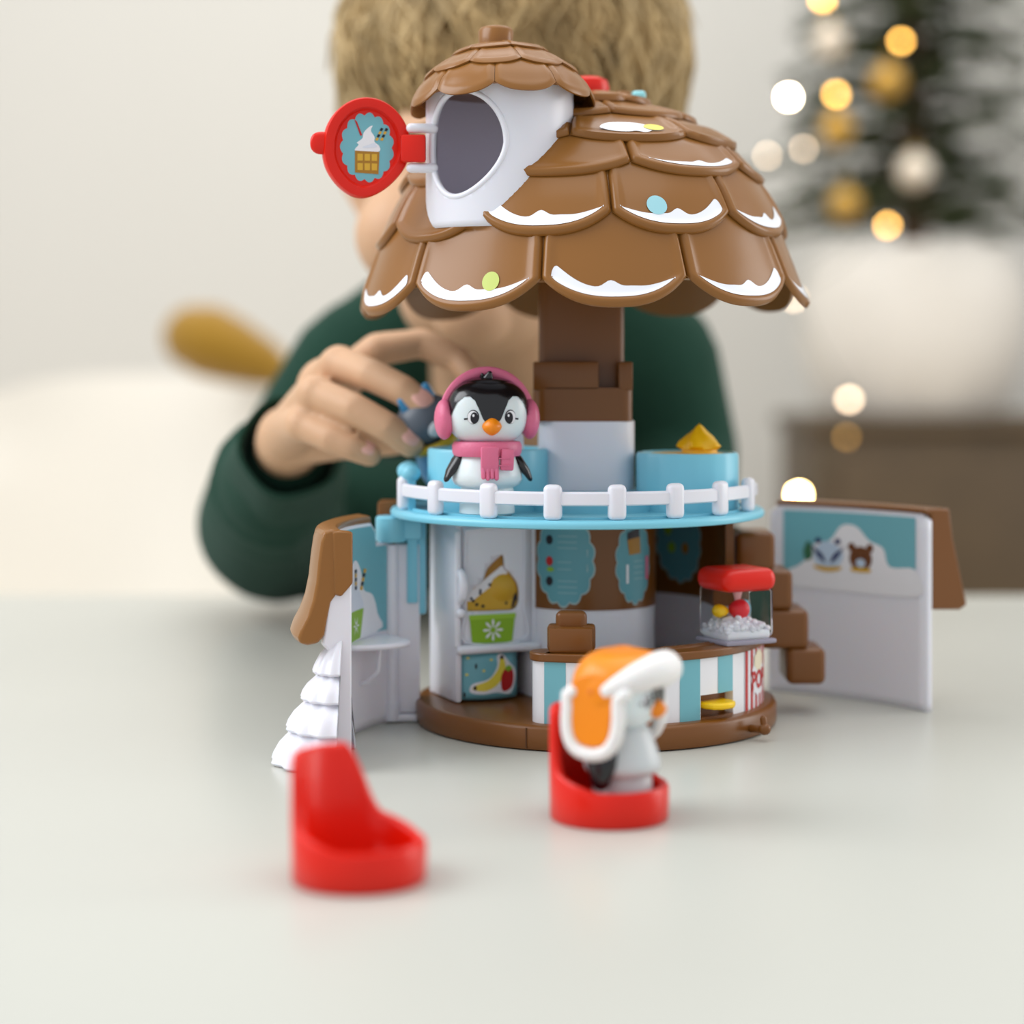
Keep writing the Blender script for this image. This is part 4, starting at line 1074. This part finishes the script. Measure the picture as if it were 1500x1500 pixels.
# open cuff: a flared sleeve end around the wrist
b = MB()
up = Vector((0, 0, 1)); u1 = (up-dirw*up.dot(dirw)).normalized(); u2 = dirw.cross(u1)
rings = []
for (s_, r_) in ((-5.2, 3.15), (-2.6, 2.75), (-.4, 2.6), (.1, 2.55), (.05, 2.38), (-1.0, 2.25), (-3.0, 2.1)):
    rings.append([tuple(cuff+dirw*s_+(u1*math.cos(2*PI*i/40)+u2*math.sin(2*PI*i/40))*r_*(1+.03*math.sin(2*PI*i/40*5))) for i in range(40)])
vs = [p for r_ in rings for p in r_]; fs = []
for j in range(len(rings)-1):
    for i in range(40): fs.append((j*40+i, j*40+(i+1) % 40, (j+1)*40+(i+1) % 40, (j+1)*40+i))
b.add(vs, fs); b.build('sweater_cuff', KNIT, kid, sharp=180)
b = MB(); pts = [(-4.2+4.9*math.cos(R(a)), 32.5+4.6*math.sin(R(a))*.8, 17.6+1.6*math.sin(R(a))) for a in range(0, 360, 15)]
b.tube(pts, .8, 10, closed=True); b.build('sweater_collar', KNIT, kid)
b = MB()
b.tube([(-3.8, 60.5, -20), (-3.8, 61, -24)], [10.4, 9], 28)
for s in (-1, 1): b.tube([(-3.8+s*5, 61, -22), (-3.8+s*5.4, 61, -40), (-3.8+s*5.4, 62, -55)], [6.6, 5.4, 4.6], 24)
tr = b.build('trousers', JEAN, kid, sharp=180); remesh(tr, .45, 4)
for s in (-1, 1):
    b = MB(); b.tube([(-3.8+s*5.4, 64.5, -TZ+2.6), (-3.8+s*5.6, 58, -TZ+2.6), (-3.8+s*5.8, 52.5, -TZ+2.4)], [2.9, 3.1, 2.3], 18, flat=.8); b.build('shoe', SHOE, kid)
# hair: underlayer and locks
b = MB(); b.ell((-3.6, 26.2, 31.6), (9.2, 9.3, 9.6), None, 64, 44)
vv = []
random.seed(11)
for (x, y, z) in b.v:
    n_ = 1+.025*math.sin(x*2.1+z*.7)*math.cos(y*1.7)
    front = max(0, (24-y)/8); low = max(0, (31-z)/6)
    k = 1-.28*front*low if z < 31 and y < 24 else 1
    vv.append((-3.6+(x+3.6)*n_*k, 26.2+(y-26.2)*n_*(1-.5*front*min(1, low)), 31.6+(z-31.6)*n_))
b.v = vv
hr = b.build('hair', HAIRD, kid, sharp=180)
b = MB()
crown = Vector((-3.2, 30, 41.0)); HCn = Vector((-3.6, 25.6, 31.8))
for k in range(4200):
    az = random.uniform(0, 2*PI)
    th0 = R(random.uniform(5, 75)); span = R(random.uniform(30, 62)); swirl = random.gauss(.1, .22)+.45*math.sin(az*5+th0*3)
    rad = random.uniform(.97, 1.03)+.05*math.sin(az*9+th0*7)*random.random()
    lim = 106+30*abs(math.sin(az)) if math.cos(az) > 0 else 128     # shorter over the forehead
    pts = []; rs = []
    wd = random.choice([random.uniform(.06, .14), random.uniform(.12, .3)])
    for j in range(7):
        q = j/6; th = th0+span*q
        if math.degrees(th) > lim: th = R(lim)+(th-R(lim))*.15
        a = az+swirl*q+.08*math.sin(q*9+k)
        d = Vector((math.sin(th)*math.sin(a)*9.55, -math.sin(th)*math.cos(a)*9.6, math.cos(th)*10.1))
        if math.cos(az) > 0: d.x *= 1-.14*max(0, q*th/R(110)-.6)
        lift = 1+.05*max(0, q-.6)*(1 if k % 3 else 2.2)
        pts.append(tuple(HCn+d*rad*lift)); rs.append(wd*(1-.85*q**2)+.02)
    b.tube(pts, rs, 5, caps=False)
hl = b.build('hair_locks', HAIR, hr, sharp=180)

# ================================================================= BACKGROUND, LEFT: chair
ch = thing('armchair', 'white moulded chair with a mustard yellow cushion over its back, blurred behind the child', 'chair', (-46, 118, -TZ))
CW = mat('chair_shell', (226, 220, 208), .5); MUST = mat('mustard_velvet', (150, 110, 0), .8, sheen=.4, bump=.3, bscale=200)
b = MB()
vs = []; fs = []
def shell_pt(u, v, o_):   # u -1..1 across, v 0..1 seat to top
    x = 20*u; z = 40+36*v; y = 16+7*v-14*(u*u)*(1-.2*v)
    if v > .7: z -= 5*(abs(u)**3)
    return (x, y+o_, z)
nu, nv = 24, 10
for o_ in (0, 1.4):
    for j in range(nv+1):
        for i in range(nu+1): vs.append(shell_pt(-1+2*i/nu, j/nv, o_))
n1 = (nu+1)*(nv+1)
for s_ in (0, 1):
    for j in range(nv):
        for i in range(nu):
            a = s_*n1+j*(nu+1)+i; fs.append((a, a+1, a+nu+2, a+nu+1))
for j in range(nv):
    for i in (0, nu): a = j*(nu+1)+i; fs.append((a, a+nu+1, a+nu+1+n1, a+n1))
for i in range(nu):
    for j in (0, nv): a = j*(nu+1)+i; fs.append((a, a+1, a+1+n1, a+n1))
b.add(vs, fs); b.build('backrest', CW, ch)
b = MB(); b.box((0, -2, 40), (40, 38, 4), 1.8, None, 4); b.build('seat', CW, ch)
for x in (-1, 1):
    for y in (-1, 1):
        b = MB(); b.tube([(x*14, y*12, 38.5), (x*18, y*16, 1.2)], [1.5, 1.0], 12); b.build('leg', mat('chair_wood', (190, 150, 100), .5), ch)
cu = thing('cushion', 'mustard yellow bolster cushion lying over the top of the blurred chair', 'cushion', (-33.9, 128, 16.2))
cu.rotation_euler = (0, R(20), 0)
b = MB(); b.tube([(-4.2, 0, .4), (-3, 0, .5), (0, 0, .4), (4, 0, .2), (7, 0, -.2)], [3.6, 4.0, 3.6, 2.6, 1.2], 24); b.build('cushion_cover', MUST, cu)
b = MB(); b.tube([(-5, -3.0, .4), (0, -2.9, .4), (4, -2.2, .2), (7.5, -1.0, -.2)], .22, 8); b.build('piping', MUST, cu)

# ================================================================= BACKGROUND, RIGHT: sideboard, planter, tree, lights
D = 285
sx0 = W(1178, 0, D)[0]
sbz = W(0, 612, D)[2]
sbd = thing('sideboard', 'dark brown wooden sideboard carrying the planter and the decorated tree', 'cabinet', (sx0+60, 208, -TZ))
DW = mat('dark_wood', (78, 62, 40), .5, var=.3, vscale=12, bump=.3, bscale=60)
hh = sbz+TZ
b = MB(); b.box((0, 0, hh/2-1), (120, 36, hh-2), 1); sbody = b.build('body', DW, sbd)
b = MB(); b.box((0, 0, hh-1), (122, 38, 2.4), 1.0, None, 4); b.build('cabinet_top', DW, sbd)
for k in range(3):
    b = MB(); b.box((-39+k*39, -18.6, hh/2), (36, 1.6, hh-10), .6); dd = b.build('door', DW, sbd)
    b = MB(); b.ell((-39+k*39+14, -20.2, hh/2+8), (1, 1, 1)); b.build('knob', mat('brass', (190, 150, 70), .3, metal=1), dd)
pl = thing('planter', 'white fabric planter sack holding the decorated fir tree on the sideboard', 'planter', (sx0+17, 206, sbz+.3))
b = MB(); b.lathe([(12, 0), (14, 2), (16, 10), (16.5, 17), (15, 22), (13, 24.5), (12.4, 24), (12.4, 20), (0, 20)], seg=56, rad=lambda a, z: 1+.02*math.sin(a*9+z*.4)); b.build('sack', mat('white_canvas', (224, 218, 208), .9, bump=.5, bscale=90), pl)
tree = thing('fir_tree', 'dark green decorated fir tree rising out of the white planter', 'tree', (sx0+17, 206, sbz+20.3))
b = MB(); b.tube([(0, 0, 0), (0, 0, 50), (0, 0, 112)], [2.4, 1.8, .5], 12); b.build('trunk', mat('bark', (80, 58, 40), .9), tree)
b = MB(); bn = MB(); random.seed(21)
for k in range(190):
    z = 7+100*(k/150)**1.1
    Lb = (26+random.uniform(-6, 6))*(1-z/125)
    az = k*2.399; dv = Vector((math.cos(az), math.sin(az), 0))
    p0 = Vector((0, 0, z)); p1 = p0+dv*Lb*.6+Vector((0, 0, 1)); p2 = p0+dv*Lb+Vector((0, 0, -1.5+random.uniform(-1, 2)))
    bn.tube([p0, p1, p2], [.5, .35, .15], 5)
    for j in range(34):
        q = .15+.85*j/34
        c = p0.lerp(p1, q/.6) if q < .6 else p1.lerp(p2, (q-.6)/.4)
        for s in (-1, 1):
            sdv = Vector((-dv.y, dv.x, 0))*s
            e = c+(sdv*random.uniform(1.8, 4.0)+dv*random.uniform(1.0, 2.4)+Vector((0, 0, random.uniform(-1.2, 1.2))))*(1.15-.45*q)
            mid = c.lerp(e, .5)+Vector((0, 0, .4)); nn = Vector((0, 0, .45)); sp = dv*.5
            n0 = len(b.v)
            b.v += [tuple(c), tuple(mid+nn+sp), tuple(mid-nn-sp), tuple(e)]; b.f += [(n0, n0+1, n0+2), (n0+1, n0+3, n0+2)]
bn.build('branches', mat('bark', (80, 58, 40), .9), tree)['kind'] = 'stuff'
nd = b.build('needles', mat('fir_needles', (62, 74, 44), .8, var=.3, vscale=8), tree, smooth=False); nd['kind'] = 'stuff'
for k, (px, py, d, m_) in enumerate(((1226, 190, 262, 0), (1215, 60, 262, 1), (1300, 120, 258, 0), (1340, 250, 260, 1), (1238, 300, 262, 0))):
    p = W(px, py, d)
    o = thing('bauble', ('matt gold bauble' if m_ == 0 else 'pale champagne bauble') + [' hanging low on the left side of the fir tree', ' near the top left of the fir tree', ' on the front of the fir tree', ' at the lower right front of the fir tree', ' lowest on the left edge of the fir tree'][k], 'ornament', p)
    b = MB(); b.ell((0, 0, 0), (2.3, 2.3, 2.3), None, 24, 16); b.build('ball', mat('gold_bauble', (190, 150, 70), .35, metal=.6) if m_ == 0 else mat('champagne_bauble', (226, 214, 196), .35, metal=.3), o)
    b = MB(); b.lathe([(.5, 2.2), (.5, 2.8), (.3, 2.9)], seg=12); b.tube([(.0, 0, 2.8), (.0, 0, 4.2)], .12, 6); b.build('hanger', mat('gold_wire', (190, 160, 90), .3, metal=1), o)
# string light bulbs
def bulb_mat(name, rgb, e): return mat(name, rgb, .4, emit=e)
BW = bulb_mat('warm_white_bulb', (255, 236, 200), 130); BG = bulb_mat('golden_bulb', (255, 190, 90), 22); BP = bulb_mat('dim_bulb', (255, 225, 190), 11)
LB = [(1155, 142, 250, BW, .42, 'bright bulb hanging free beside the top of the fir tree'), (1225, 138, 262, BG, .45, 'golden bulb in the upper fir branches'),
      (1205, -2, 262, BG, .5, 'golden bulb highest in the fir tree at the picture edge'), (1124, 228, 262, BP, .33, 'dim bulb left of the lower fir branches'), (1177, 218, 262, BP, .33, 'dim bulb just inside the lower fir branches'),
      (1162, 436, 262, BP, .42, 'dim bulb hanging in front of the white planter'), (1244, 585, 255, BP, .5, 'warm bulb over the sideboard edge'), (1170, 724, 255, bulb_mat('amber_bulb', (255, 214, 140), 150), .42, 'bright amber bulb low in front of the sideboard'),
      (1240, 640, 262, bulb_mat('weak_amber_bulb', (255, 190, 90), 2.5), .4, 'weak amber bulb on the sideboard front'), (1300, 330, 255, BG, .4, 'golden bulb on the right front of the fir tree'), (1320, 60, 255, BG, .4, 'golden bulb upper right on the fir tree')]
sl = thing('string_lights', 'string of small warm lights strung over the tree and down the sideboard', 'lights', W(1205, -2, 262))
o0 = Vector(W(1205, -2, 262))
pp = [Vector(W(p[0], p[1], p[2]))-o0 for p in LB]
order = [10, 2, 1, 0, 4, 3, 9, 5, 6, 8, 7]
pts = []
for i in range(len(order)-1):
    a, c = pp[order[i]], pp[order[i+1]]
    for q in range(6): pts.append(tuple(a.lerp(c, q/6)+Vector((0, .4, -1.2*math.sin(PI*q/6)+.8))))
pts.append(tuple(pp[order[-1]]+Vector((0, .4, .8))))
b = MB(); b.tube(pts, .07, 6); b.build('wire', mat('wire', (60, 70, 50), .5), sl)
for p, L in zip(pp, LB):
    b = MB(); b.ell(tuple(p), (L[4],)*3, None, 14, 10); o = b.build('bulb', L[3], sl)
    b = MB(); b.lathe([(.3, .3), (.3, 1.0), (.12, 1.2)], seg=10, M=Matrix.Translation(p)); b.build('bulb_socket', mat('wire', (60, 70, 50), .5), o)
